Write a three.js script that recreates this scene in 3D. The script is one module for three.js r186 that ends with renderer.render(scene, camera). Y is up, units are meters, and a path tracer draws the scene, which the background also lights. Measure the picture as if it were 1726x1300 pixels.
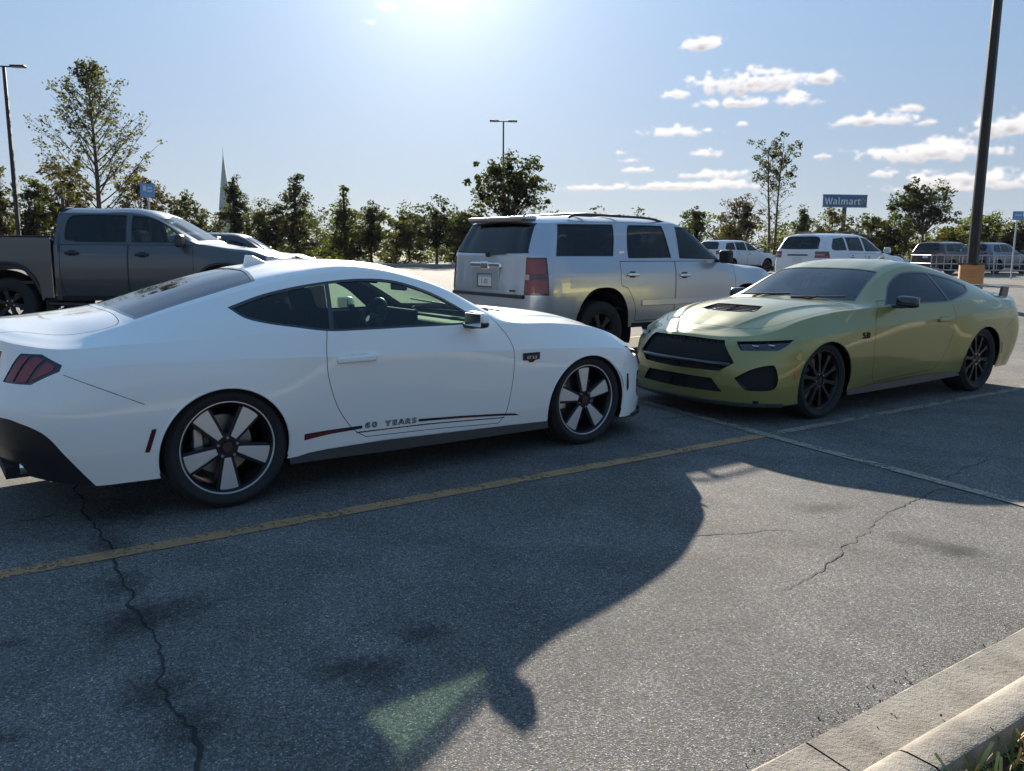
import * as THREE from 'three';
import { mergeGeometries, mergeVertices, toCreasedNormals } from 'three/addons/utils/BufferGeometryUtils.js';
import { RoundedBoxGeometry } from 'three/addons/geometries/RoundedBoxGeometry.js';
import { FontLoader } from 'three/addons/loaders/FontLoader.js';
import { TextGeometry } from 'three/addons/geometries/TextGeometry.js';

// ---------- camera, sky, sun, exposure ----------
const scene = new THREE.Scene();
const camera = new THREE.PerspectiveCamera(50.2, 1024 / 771, 0.05, 3000);
camera.position.set(0, 1.4811, 0);
camera.rotation.order = 'YXZ';
camera.rotation.set(-0.1645, 0, 0.0071);
const renderer = new THREE.WebGLRenderer({ antialias: true });
renderer.toneMapping = THREE.LinearToneMapping;
const EXPOSURE = 4.55;
renderer.toneMappingExposure = EXPOSURE;
renderer.shadowMap.enabled = true;
const SUN = new THREE.Vector3(-0.0830, 0.347, -0.9965).normalize();   // towards the sun
const sun = new THREE.DirectionalLight(new THREE.Color().setRGB(1, 0.91, 0.785), 3.15);
sun.position.copy(SUN).multiplyScalar(120);
sun.castShadow = true;
sun.shadow.mapSize.set(4096, 4096);
Object.assign(sun.shadow.camera, { left: -40, right: 40, top: 40, bottom: -40, near: 1, far: 300 });
sun.shadow.bias = -0.0004;
sun.name = 'sun';
scene.add(sun, sun.target);

// ---------- small tools ----------
function rng(seed) { let a = seed >>> 0; return () => { a = (a + 0x6D2B79F5) | 0; let t = Math.imul(a ^ (a >>> 15), 1 | a); t = (t + Math.imul(t ^ (t >>> 7), 61 | t)) ^ t; return ((t ^ (t >>> 14)) >>> 0) / 4294967296; }; }
const clamp = (x, a = 0, b = 1) => Math.min(b, Math.max(a, x));
const lerp = (a, b, t) => a + (b - a) * t;
const smooth = (a, b, x) => { const t = clamp((x - a) / (b - a)); return t * t * (3 - 2 * t); };
const hash2 = (x, y) => { let h = Math.imul(x | 0, 374761393) + Math.imul(y | 0, 668265263); h = Math.imul(h ^ (h >>> 13), 1274126177); return ((h ^ (h >>> 16)) >>> 0) / 4294967296; };
function vnoise(x, y, wrap = 0) {
  const xi = Math.floor(x), yi = Math.floor(y), fx = x - xi, fy = y - yi, w = (v) => wrap ? ((v % wrap) + wrap) % wrap : v;
  const u = fx * fx * (3 - 2 * fx), v = fy * fy * (3 - 2 * fy);
  const a = hash2(w(xi), w(yi)), b = hash2(w(xi + 1), w(yi)), c = hash2(w(xi), w(yi + 1)), d = hash2(w(xi + 1), w(yi + 1));
  return a + (b - a) * u + (c - a) * v + (a - b - c + d) * u * v;
}
function fbm(x, y, oct = 4, wrap = 0) { let s = 0, a = 0.5, t = 0; for (let k = 0; k < oct; k++) { s += a * vnoise(x + k * 17, y + k * 31, wrap); t += a; a *= 0.5; x *= 2; y *= 2; if (wrap) wrap *= 2; } return s / t; }
const lin = (r, g, b) => new THREE.Color().setRGB(r, g, b);
const std = (c, roughness = 0.6, metalness = 0, extra = {}) => new THREE.MeshStandardMaterial({ color: Array.isArray(c) ? lin(...c) : c, roughness, metalness, side: THREE.DoubleSide, ...extra });
const phys = (c, extra = {}) => new THREE.MeshPhysicalMaterial({ color: lin(...c), side: THREE.DoubleSide, ...extra });
const paint = (c, extra = {}) => phys(c, { roughness: 0.45, metalness: 0, clearcoat: 1, clearcoatRoughness: 0.025, ...extra });
const pane = (c, extra = {}) => phys(c, { transmission: 1, thickness: 0, roughness: 0.02, ior: 1.5, ...extra });

const taken = new Map();
function numbered(name) { const n = taken.get(name) ?? 0; taken.set(name, n + 1); return n ? `${name}_${String(n).padStart(3, '0')}` : name; }
function shade(o) { o.traverse((m) => { if (m.isMesh) { m.castShadow = true; m.receiveShadow = true; } }); return o; }
function thing(name, label, category, pos = [0, 0, 0], turn = 0, group) {
  const o = new THREE.Group(); o.name = numbered(name); scene.add(o); o.position.set(...pos); o.rotation.y = turn;
  o.userData = { label, category }; if (group) o.userData.group = group; return o;
}
function put(name, geo, m, parent, extra) {
  const o = new THREE.Mesh(Array.isArray(geo) ? mergeGeometries(geo.map(bare)) : geo, m); o.name = name; parent.add(o); o.castShadow = o.receiveShadow = true; if (extra) Object.assign(o.userData, extra); return o;
}
function bare(g) { g = g.index ? g.toNonIndexed() : g; for (const k of Object.keys(g.attributes)) if (!['position', 'normal', 'uv'].includes(k)) g.deleteAttribute(k); if (!g.attributes.uv) g.setAttribute('uv', new THREE.BufferAttribute(new Float32Array(g.attributes.position.count * 2), 2)); if (!g.attributes.normal) g.computeVertexNormals(); return g; }
function struct(name, geo, m) { const o = put(name, geo, m, scene, { kind: 'structure' }); return o; }
const box = (sx, sy, sz, x = 0, y = 0, z = 0) => new THREE.BoxGeometry(sx, sy, sz).translate(x, y, z);
const rbox = (sx, sy, sz, x = 0, y = 0, z = 0, r = 0.02, seg = 2) => new RoundedBoxGeometry(sx, sy, sz, seg, Math.min(r, sx / 2.01, sy / 2.01, sz / 2.01)).translate(x, y, z);
const cyl = (r0, r1, h, x = 0, y = 0, z = 0, n = 16) => new THREE.CylinderGeometry(r1, r0, h, n).translate(x, y, z);
function bar(a, b, r0, r1 = r0, n = 6) { // tapered rod between two points
  const A = new THREE.Vector3(...a), B = new THREE.Vector3(...b), d = B.clone().sub(A), L = d.length();
  const g = new THREE.CylinderGeometry(r1, r0, L, n); g.translate(0, L / 2, 0);
  g.applyQuaternion(new THREE.Quaternion().setFromUnitVectors(new THREE.Vector3(0, 1, 0), d.normalize())); return g.translate(A.x, A.y, A.z);
}
const tube = (pts, r, seg = 24, n = 8, closed = false) => new THREE.TubeGeometry(new THREE.CatmullRomCurve3(pts.map((p) => new THREE.Vector3(...p)), closed), seg, r, n, closed);

// ---------- the sky ----------
{
  const W = 4096, H = 2048, data = new Float32Array(W * H * 4);
  const K = 1 / 4, dir = new THREE.Vector3();
  // cumulus: [azimuth, elevation, half-width, half-height] in degrees
  const list = [
    [12.15, 12.81, 1.38, 0.42], [15.23, 10.45, 3.15, 0.92], [19.59, 10.48, 1.08, 0.46], [10.54, 9.89, 1.15, 0.46], [14.29, 9.28, 2.53, 0.35], [18.11, 9.27, 1.46, 0.50],
    [16.60, 10.56, 1.54, 0.61], [10.47, 7.55, 2.30, 0.35], [22.44, 7.88, 2.46, 0.42], [24.92, 8.46, 0.92, 0.27], [25.69, 7.64, 0.61, 0.19], [12.90, 6.20, 1.31, 0.35],
    [7.81, 5.85, 1.15, 0.19], [8.69, 5.23, 1.08, 0.19], [25.46, 5.77, 4.07, 0.65], [26.79, 5.95, 2.30, 0.61], [30.06, 7.08, 2.30, 0.77], [13.57, 4.84, 2.53, 0.38],
    [10.53, 4.11, 6.91, 0.31], [14.35, 4.23, 2.30, 0.38], [23.29, 4.68, 0.92, 0.31], [28.50, 4.18, 3.46, 0.61], [15.06, 7.99, 0.38, 0.19], [7.17, 6.35, 0.35, 0.15],
    [-9.37, 14.06, 0.54, 0.31], [-8.33, 14.93, 0.61, 0.35], [30.05, 3.96, 2.30, 0.46], [20.10, 5.88, 0.69, 0.15], [5.80, 4.05, 2.69, 0.19], [26.00, 3.80, 3.07, 0.38],
  ].map((c) => c.map((v) => v * Math.PI / 180));
  // the same kind of cloud goes on round the horizon outside the frame
  const r = rng(77);
  for (let k = 0; k < 90; k++) { const az = 0.75 + r() * (2 * Math.PI - 1.5), el = 0.06 + r() * r() * 0.5; list.push([az > Math.PI ? az - 2 * Math.PI : az, el, (0.02 + r() * 0.06), (0.006 + r() * 0.014) * (0.6 + el)]); }
  for (let j = 0; j < H; j++) {
    const el = ((j + 0.5) / H - 0.5) * Math.PI, se = Math.sin(Math.max(el, 0)), ce = Math.cos(el);
    const near = el > 0 ? list.filter((c) => Math.abs(c[1] - el) < c[3] * 2.2) : [];
    for (let i = 0; i < W; i++) {
      const lon = ((i + 0.5) / W - 0.5) * 2 * Math.PI; // atan2(z, x)
      dir.set(Math.cos(lon) * ce, Math.sin(el), Math.sin(lon) * ce);
      const g = Math.acos(clamp(dir.dot(SUN), -1, 1)); // angle from the sun
      const az = Math.atan2(dir.x, -dir.z);
      // clear air: deep blue overhead, pale at the horizon
      const t = Math.exp(-se * 5.2), t2 = Math.exp(-se * 16);
      const ray = 0.85 + 0.45 * Math.cos(g) ** 2, wide = 0.22 * Math.exp(-g * 1.4);
      let R = lerp(0.108, 0.285, t) * ray + wide * 0.80, G = lerp(0.265, 0.36, t) * ray + wide * 0.70, B = lerp(0.515, 0.45, t) * ray + wide * 0.50;
      R = lerp(R, 0.30 * ray + wide * 1.30, t2 * 0.75); G = lerp(G, 0.345 * ray + wide * 1.26, t2 * 0.75); B = lerp(B, 0.35 * ray + wide * 1.02, t2 * 0.75);
      // forward scattering round the sun
      const m = 0.14 * Math.exp(-g * 3.0) + 0.17 * Math.exp(-g * g * 30) + 1.0 * Math.exp(-g * 20);
      R += m * 1.0; G += m * 0.96; B += m * 0.86;
      // clouds
      let cover = 0, lit = 0;
      for (const c of near) {
        let da = az - c[0]; if (da > Math.PI) da -= 2 * Math.PI; if (da < -Math.PI) da += 2 * Math.PI;
        const x = da * ce / c[2], y = (el - c[1]) / c[3];
        if (Math.abs(x) > 1.7) continue;
        const wob = fbm(az * 110 + c[0] * 40, el * 200, 6) - 0.5, big = fbm(az * 26 + 9 + c[1] * 70, el * 60, 3) - 0.5;
        const yy = y < 0 ? y * 1.5 : y * 0.9;
        const d = 1 - Math.sqrt(x * x + yy * yy) + wob * 1.7 + big * 1.1;
        const a = smooth(-0.02, 0.50, d);
        if (a > cover) { cover = a; lit = clamp(0.80 + 0.35 * (y + 0.2) - 0.45 * smooth(0.5, 1.4, d) * (0.6 - y * 0.5), 0.42, 1.0); }
      }
      if (cover > 0) {
        const glow = 0.95 + 0.35 * Math.exp(-g * 2.2), cr = lit * glow, f = cover * 0.94 * smooth(0.0, 0.10, el + 0.03);
        R = lerp(R, cr * 0.93, f); G = lerp(G, cr * 0.90, f); B = lerp(B, cr * 0.87 + 0.03, f);
      }
      const o = (j * W + i) * 4; data[o] = R * K; data[o + 1] = G * K; data[o + 2] = B * K; data[o + 3] = 1;
    }
  }
  const tex = new THREE.DataTexture(data, W, H, THREE.RGBAFormat, THREE.FloatType);
  tex.mapping = THREE.EquirectangularReflectionMapping; tex.magFilter = tex.minFilter = THREE.LinearFilter; tex.needsUpdate = true;
  scene.background = tex; scene.environment = tex;
}

// ---------- sheet-metal tools: smooth surfaces through rows of points, and clean cuts in them ----------
// a "soup" is { p, n }: positions and normals of loose triangles
function hermite(P, K, t, crease, flat) { // smooth curve through points P at knots K; crease(k) 0..1 breaks the tangent
  const n = K.length; let k = 0; while (k < n - 2 && t > K[k + 1]) k++;
  const h = K[k + 1] - K[k], s = clamp((t - K[k]) / h);
  const slope = (a, c) => (P[a + 1][c] - P[a][c]) / (K[a + 1] - K[a]);
  const tan = (i, c, right) => {
    if (i === 0) return flat && c !== 2 ? 0 : slope(0, c); if (i === n - 1) return flat && c !== 2 ? 0 : slope(n - 2, c);
    const h0 = K[i] - K[i - 1], h1 = K[i + 1] - K[i], s0 = slope(i - 1, c), s1 = slope(i, c), m = (s0 * h1 + s1 * h0) / (h0 + h1), cr = crease ? crease(i) : 0;
    return cr ? lerp(m, right ? s1 : s0, cr) : m;
  };
  const s2 = s * s, s3 = s2 * s, a = 2 * s3 - 3 * s2 + 1, b = s3 - 2 * s2 + s, c2 = -2 * s3 + 3 * s2, d = s3 - s2, o = [0, 0, 0];
  for (let c = 0; c < 3; c++) o[c] = a * P[k][c] + b * h * tan(k, c, true) + c2 * P[k + 1][c] + d * h * tan(k + 1, c, false);
  return o;
}
function skin(rows, { nu = 12, nv = 8, creaseU = () => 0, creaseV = () => 0 } = {}) {
  const N = rows[0].length, M = rows.length, d3 = (a, b) => Math.hypot(a[0] - b[0], a[1] - b[1], a[2] - b[2]);
  const U = [0], Vk = [0];
  for (let i = 1; i < N; i++) { let s = 0; for (let j = 0; j < M; j++) s += d3(rows[j][i], rows[j][i - 1]); U.push(U[i - 1] + s / M + 1e-3); }
  for (let j = 1; j < M; j++) { let s = 0; for (let i = 0; i < N; i++) s += d3(rows[j][i], rows[j - 1][i]); Vk.push(Vk[j - 1] + s / N + 1e-3); }
  const p = [], n = [];
  for (let i = 0; i < N - 1; i++) for (let j = 0; j < M - 1; j++) {
    const P = [], Q = [], e = 0.02;
    for (let a = 0; a <= nu; a++) {
      const fa = a / nu, ua = lerp(U[i], U[i + 1], fa), ue = lerp(U[i], U[i + 1], clamp(fa, 0.004, 0.996)), du = (U[i + 1] - U[i]) * e;
      const u0 = Math.max(U[i], ue - du), u1 = Math.min(U[i + 1], ue + du);
      const colm = rows.map((r, jj) => hermite(r, U, ua, (k) => creaseU(k, jj), true)), c0 = rows.map((r, jj) => hermite(r, U, u0 + 1e-7, (k) => creaseU(k, jj), true)), c1 = rows.map((r, jj) => hermite(r, U, u1 - 1e-7, (k) => creaseU(k, jj), true));
      for (let b = 0; b <= nv; b++) {
        const fb = b / nv, vb = lerp(Vk[j], Vk[j + 1], fb), dv = (Vk[j + 1] - Vk[j]) * e, v0 = Math.max(Vk[j], vb - dv) + 1e-7, v1 = Math.min(Vk[j + 1], vb + dv) - 1e-7, cv = (q) => creaseV(q, fa + i);
        const X = hermite(colm, Vk, vb, cv), A0 = hermite(c0, Vk, clamp(vb, v0, v1), cv), A1 = hermite(c1, Vk, clamp(vb, v0, v1), cv), B0 = hermite(colm, Vk, v0, cv), B1 = hermite(colm, Vk, v1, cv);
        const ax = A1[0] - A0[0], ay = A1[1] - A0[1], az = A1[2] - A0[2], bx = B1[0] - B0[0], by = B1[1] - B0[1], bz = B1[2] - B0[2];
        let nx = ay * bz - az * by, ny = az * bx - ax * bz, nz = ax * by - ay * bx; const L = Math.hypot(nx, ny, nz);
        if (j === M - 2 && b === nv) { nz = 0; const l2 = Math.hypot(nx, ny) || 1; nx *= L / l2; ny *= L / l2; }
        if (L > 1e-12) { nx /= L; ny /= L; nz /= L; } else { nx = 0; ny = 1; nz = 0; }
        P.push(X); Q.push([nx, ny, nz]);
      }
    }
    const at = (a, b) => a * (nv + 1) + b;
    const tri = (...ks) => { const [a, b, c] = ks.map((k) => P[k]); if (d3(a, b) < 1e-6 || d3(b, c) < 1e-6 || d3(a, c) < 1e-6) return; for (const k of ks) { p.push(...P[k]); n.push(...Q[k]); } };
    for (let a = 0; a < nu; a++) for (let b = 0; b < nv; b++) { tri(at(a, b), at(a + 1, b), at(a + 1, b + 1)); tri(at(a, b), at(a + 1, b + 1), at(a, b + 1)); }
  }
  return { p, n };
}
const soup = () => ({ p: [], n: [] });
function join(...list) { const o = soup(); for (const s of list) { for (const v of s.p) o.p.push(v); for (const v of s.n) o.n.push(v); } return o; }
function mirrored(s) { const o = soup(); for (let k = 0; k < s.p.length; k += 9) for (const q of [0, 6, 3]) { o.p.push(s.p[k + q], s.p[k + q + 1], -s.p[k + q + 2]); o.n.push(s.n[k + q], s.n[k + q + 1], -s.n[k + q + 2]); } return o; }
function offset(s, d, dx = 0, dy = 0, dz = 0) { const o = { p: s.p.slice(), n: s.n }; for (let k = 0; k < o.p.length; k += 3) { o.p[k] += s.n[k] * d + dx; o.p[k + 1] += s.n[k + 1] * d + dy; o.p[k + 2] += s.n[k + 2] * d + dz; } return o; }
const both = (s) => join(s, mirrored(s));
function geo(s, uv) {
  const g = new THREE.BufferGeometry(); g.setAttribute('position', new THREE.Float32BufferAttribute(s.p, 3)); g.setAttribute('normal', new THREE.Float32BufferAttribute(s.n, 3));
  const n = s.p.length / 3, a = new Float32Array(n * 2); if (uv) for (let k = 0; k < n; k++) { const [u, v] = uv(s.p[3 * k], s.p[3 * k + 1], s.p[3 * k + 2]); a[2 * k] = u; a[2 * k + 1] = v; }
  g.setAttribute('uv', new THREE.BufferAttribute(a, 2)); return g;
}
// [inside (f < level), outside]; triangles near the line are first made small, then cut along it
function cut(s, f, level = 0, fine = 0.012) {
  const A = soup(), B = soup();
  const emit = (o, v) => { for (let k = 0; k < 6; k += 6) o.p.push(v[0], v[1], v[2]), o.n.push(v[3], v[4], v[5]); };
  const mid = (a, b, t) => { const o = new Array(7); for (let k = 0; k < 6; k++) o[k] = a[k] + (b[k] - a[k]) * t; const L = Math.hypot(o[3], o[4], o[5]) || 1; o[3] /= L; o[4] /= L; o[5] /= L; return o; };
  const go = (a, b, c, depth) => {
    const la = Math.hypot(b[0] - a[0], b[1] - a[1], b[2] - a[2]), lb = Math.hypot(c[0] - b[0], c[1] - b[1], c[2] - b[2]), lc = Math.hypot(a[0] - c[0], a[1] - c[1], a[2] - c[2]), L = Math.max(la, lb, lc);
    const m = Math.min(Math.abs(a[6]), Math.abs(b[6]), Math.abs(c[6]));
    const same = (a[6] < 0) === (b[6] < 0) && (b[6] < 0) === (c[6] < 0);
    if (m < L && L > fine && depth < 8 && (!same || m < L * 0.75)) {
      const [p, q, r] = L === la ? [a, b, c] : L === lb ? [b, c, a] : [c, a, b], h = mid(p, q, 0.5); h[6] = f(h[0], h[1], h[2]) - level;
      go(p, h, r, depth + 1); go(h, q, r, depth + 1); return;
    }
    if (same) { const o = a[6] < 0 ? A : B; emit(o, a); emit(o, b); emit(o, c); return; }
    const V = [a, b, c], k = [0, 1, 2].find((q) => (V[q][6] < 0) !== (V[(q + 1) % 3][6] < 0) && (V[q][6] < 0) !== (V[(q + 2) % 3][6] < 0));
    const P = V[k], Q = V[(k + 1) % 3], R = V[(k + 2) % 3], x = mid(P, Q, P[6] / (P[6] - Q[6])), y = mid(P, R, P[6] / (P[6] - R[6])), one = P[6] < 0 ? A : B, two = P[6] < 0 ? B : A;
    for (const v of [P, x, y]) emit(one, v); for (const v of [x, Q, R, x, R, y]) emit(two, v);
  };
  const vtx = (k) => [s.p[k], s.p[k + 1], s.p[k + 2], s.n[k], s.n[k + 1], s.n[k + 2], f(s.p[k], s.p[k + 1], s.p[k + 2]) - level];
  for (let k = 0; k < s.p.length; k += 9) go(vtx(k), vtx(k + 3), vtx(k + 6), 0);
  return [A, B];
}
// closed smooth outline through points; a point with a truthy third entry is a corner
function outline(pts, sub = 8) {
  const out = [], n = pts.length, q = (k) => pts[((k % n) + n) % n];
  for (let k = 0; k < n; k++) {
    const p0 = q(k - 1), p1 = q(k), p2 = q(k + 1), p3 = q(k + 2);
    for (let s = 0; s < sub; s++) {
      const t = s / sub, m1 = p1[2] ? [p2[0] - p1[0], p2[1] - p1[1]] : [(p2[0] - p0[0]) / 2, (p2[1] - p0[1]) / 2], m2 = p2[2] ? [p2[0] - p1[0], p2[1] - p1[1]] : [(p3[0] - p1[0]) / 2, (p3[1] - p1[1]) / 2];
      const t2 = t * t, t3 = t2 * t; out.push([0, 1].map((c) => (2 * t3 - 3 * t2 + 1) * p1[c] + (t3 - 2 * t2 + t) * m1[c] + (-2 * t3 + 3 * t2) * p2[c] + (t3 - t2) * m2[c]));
    }
  }
  return out;
}
const poly = (pts) => pts; // sharp outline
function sdf(P) { // signed distance to a closed outline, negative inside
  let lo = [1e9, 1e9], hi = [-1e9, -1e9]; for (const q of P) for (let c = 0; c < 2; c++) { lo[c] = Math.min(lo[c], q[c]); hi[c] = Math.max(hi[c], q[c]); }
  return (x, y) => {
    const ox = Math.max(lo[0] - x, x - hi[0]), oy = Math.max(lo[1] - y, y - hi[1]); if (ox > 0.25 || oy > 0.25) return Math.max(ox, oy, 0.1);
    let d = 1e9, s = 1;
    for (let i = 0, j = P.length - 1; i < P.length; j = i++) {
      const ex = P[j][0] - P[i][0], ey = P[j][1] - P[i][1], wx = x - P[i][0], wy = y - P[i][1], t = clamp((wx * ex + wy * ey) / (ex * ex + ey * ey || 1e-9)), bx = wx - ex * t, by = wy - ey * t;
      d = Math.min(d, bx * bx + by * by);
      if ((P[i][1] > y) !== (P[j][1] > y) && x < ex * (y - P[i][1]) / (P[j][1] - P[i][1]) + P[i][0]) s = -s;
    }
    return s * Math.sqrt(d);
  };
}
// outlines seen from the side (x, y), the top (x, z) or an end (z, y); "only" says where on the shell they count
const fromSide = (P, only = () => true) => { const f = sdf(P); return (x, y, z) => only(x, y, z) ? f(x, y) : 0.5; };
const fromTop = (P, only = () => true) => { const f = sdf(P); return (x, y, z) => only(x, y, z) ? f(x, z) : 0.5; };
const fromEnd = (P, only = () => true) => { const f = sdf(P); return (x, y, z) => only(x, y, z) ? f(z, y) : 0.5; };
function cast(s, axis, u, v, sign = 1) { // point of the shell on a line along an axis (0 x, 1 y, 2 z); the farthest towards sign
  const [a, b] = [[1, 2], [0, 2], [0, 1]][axis], p = s.p; let best = null;
  for (let k = 0; k < p.length; k += 9) {
    const x0 = p[k + a] - u, y0 = p[k + b] - v, x1 = p[k + 3 + a] - u, y1 = p[k + 3 + b] - v, x2 = p[k + 6 + a] - u, y2 = p[k + 6 + b] - v;
    if ((x0 > 0 && x1 > 0 && x2 > 0) || (x0 < 0 && x1 < 0 && x2 < 0) || (y0 > 0 && y1 > 0 && y2 > 0) || (y0 < 0 && y1 < 0 && y2 < 0)) continue;
    const w0 = x1 * y2 - x2 * y1, w1 = x2 * y0 - x0 * y2, w2 = x0 * y1 - x1 * y0, W = w0 + w1 + w2;
    if (Math.abs(W) < 1e-14 || w0 * W < -1e-12 || w1 * W < -1e-12 || w2 * W < -1e-12) continue;
    const h = (w0 * p[k + axis] + w1 * p[k + 3 + axis] + w2 * p[k + 6 + axis]) / W; if (best === null || h * sign > best * sign) best = h;
  }
  return best;
}
// the walls of an opening: a strip from the outline on the shell to the same outline further in
function wall(s, P, axis, sign, deep, shrink = 0) {
  const ring = P.map(([u, v]) => { const [a, b] = axis === 0 ? [v, u] : axis === 1 ? [u, v] : [u, v]; return [u, v, cast(s, axis, a, b, sign)]; }), o = soup();
  let cx = 0, cy = 0; for (const q of P) { cx += q[0] / P.length; cy += q[1] / P.length; }
  const to3 = (u, v, h) => axis === 0 ? [h, v, u] : axis === 1 ? [u, h, v] : [u, v, h];
  for (let k = 0; k < ring.length; k++) {
    const A = ring[k], B = ring[(k + 1) % ring.length]; if (A[2] === null || B[2] === null) continue;
    const sh = (q) => [lerp(q[0], cx, shrink), lerp(q[1], cy, shrink)], a2 = sh(A), b2 = sh(B);
    const a = to3(A[0], A[1], A[2]), b = to3(B[0], B[1], B[2]), c = to3(b2[0], b2[1], B[2] - sign * deep), d = to3(a2[0], a2[1], A[2] - sign * deep);
    const e1 = [b[0] - a[0], b[1] - a[1], b[2] - a[2]], e2 = [d[0] - a[0], d[1] - a[1], d[2] - a[2]], n = [e1[1] * e2[2] - e1[2] * e2[1], e1[2] * e2[0] - e1[0] * e2[2], e1[0] * e2[1] - e1[1] * e2[0]], L = Math.hypot(...n) || 1;
    for (const q of [a, b, c, a, c, d]) { o.p.push(...q); o.n.push(n[0] / L, n[1] / L, n[2] / L); }
  }
  return o;
}
const panel = (s, f, gap = 0.0045) => { const [a, b] = cut(s, f, -gap / 2), [, c] = cut(b, f, gap / 2); return [a, c]; };

// ---------- shared materials ----------
const M = {
  rubber: std([0.018, 0.018, 0.019], 0.85), black: std([0.012, 0.012, 0.013], 0.55), trim: std([0.016, 0.016, 0.018], 0.42), gloss: paint([0.008, 0.008, 0.009], { roughness: 0.3 }), liner: std([0.012, 0.012, 0.013], 0.9), cloth: std([0.03, 0.03, 0.032], 0.9),
  chrome: std([0.75, 0.76, 0.78], 0.12, 1), silver: std([0.55, 0.56, 0.58], 0.35, 0.9), machined: std([0.62, 0.63, 0.645], 0.34, 0.65), gunmetal: std([0.02, 0.02, 0.023], 0.35, 0.5), disc: std([0.28, 0.27, 0.26], 0.45, 0.9),
  redLens: phys([0.22, 0.010, 0.012], { roughness: 0.25, clearcoat: 1, clearcoatRoughness: 0.02 }), darkRed: phys([0.07, 0.006, 0.008], { roughness: 0.2, clearcoat: 1, clearcoatRoughness: 0.02 }), amber: phys([0.5, 0.16, 0.02], { roughness: 0.2, clearcoat: 1 }),
  lamp: phys([0.015, 0.016, 0.018], { roughness: 0.15, metalness: 0.0, clearcoat: 1, clearcoatRoughness: 0.02 }), lampBar: std([0.5, 0.52, 0.55], 0.3, 0.6), plate: std([0.62, 0.63, 0.62], 0.5), orangeLamp: phys([0.55, 0.2, 0.04], { roughness: 0.2, clearcoat: 1 }),
};
M.rubber.name = 'tyre rubber';

// ---------- wheels: z is the axle, +z the outer face ----------
function tyreGeo(R, w, rim) {
  const h = w / 2, pts = [[rim, -h * 0.82], [rim + 0.012, -h * 0.93], [lerp(rim, R, 0.45), -h], [R - 0.028, -h * 0.95], [R - 0.008, -h * 0.84], [R, -h * 0.7], [R, -0.062], [R - 0.007, -0.058], [R - 0.007, -0.05], [R, -0.046], [R, -0.006], [R - 0.007, -0.004], [R - 0.007, 0.004], [R, 0.006], [R, 0.046], [R - 0.007, 0.05], [R - 0.007, 0.058], [R, 0.062], [R, h * 0.7], [R - 0.008, h * 0.84], [R - 0.028, h * 0.95], [lerp(rim, R, 0.62), h], [lerp(rim, R, 0.58), h * 1.012], [lerp(rim, R, 0.40), h * 1.008], [lerp(rim, R, 0.3), h * 0.985], [rim + 0.012, h * 0.93], [rim, h * 0.84]];
  const g = new THREE.LatheGeometry(pts.map((q) => new THREE.Vector2(q[0], q[1])), 64); g.rotateX(Math.PI / 2); return toCreasedNormals(g, 0.7);
}
function rimGeo(rim, w) { // barrel and lip
  const h = w / 2, pts = [[rim - 0.035, -h * 0.8], [rim - 0.04, h * 0.35], [rim - 0.022, h * 0.72], [rim - 0.006, h * 0.80], [rim + 0.002, h * 0.845]];
  const g = new THREE.LatheGeometry(pts.map((q) => new THREE.Vector2(q[0], q[1])), 64); g.rotateX(Math.PI / 2); return g;
}
function ringGeo(r0, r1, z, t) { const g = new THREE.LatheGeometry([[r0, z - t], [r0, z], [r0 + 0.002, z + 0.002], [r1 - 0.002, z + 0.002], [r1, z], [r1, z - t]].map((q) => new THREE.Vector2(...q)), 64); g.rotateX(Math.PI / 2); return toCreasedNormals(g, 0.6); }
function spokeGeo(outl, depth, bevel, z, turn) {
  const sh = new THREE.Shape(outl.map((q) => new THREE.Vector2(...q))); const g = new THREE.ExtrudeGeometry(sh, { depth, bevelEnabled: bevel > 0, bevelThickness: bevel, bevelSize: bevel, bevelSegments: 2, curveSegments: 6 });
  return g.translate(0, 0, z).rotateZ(turn);
}
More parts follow.
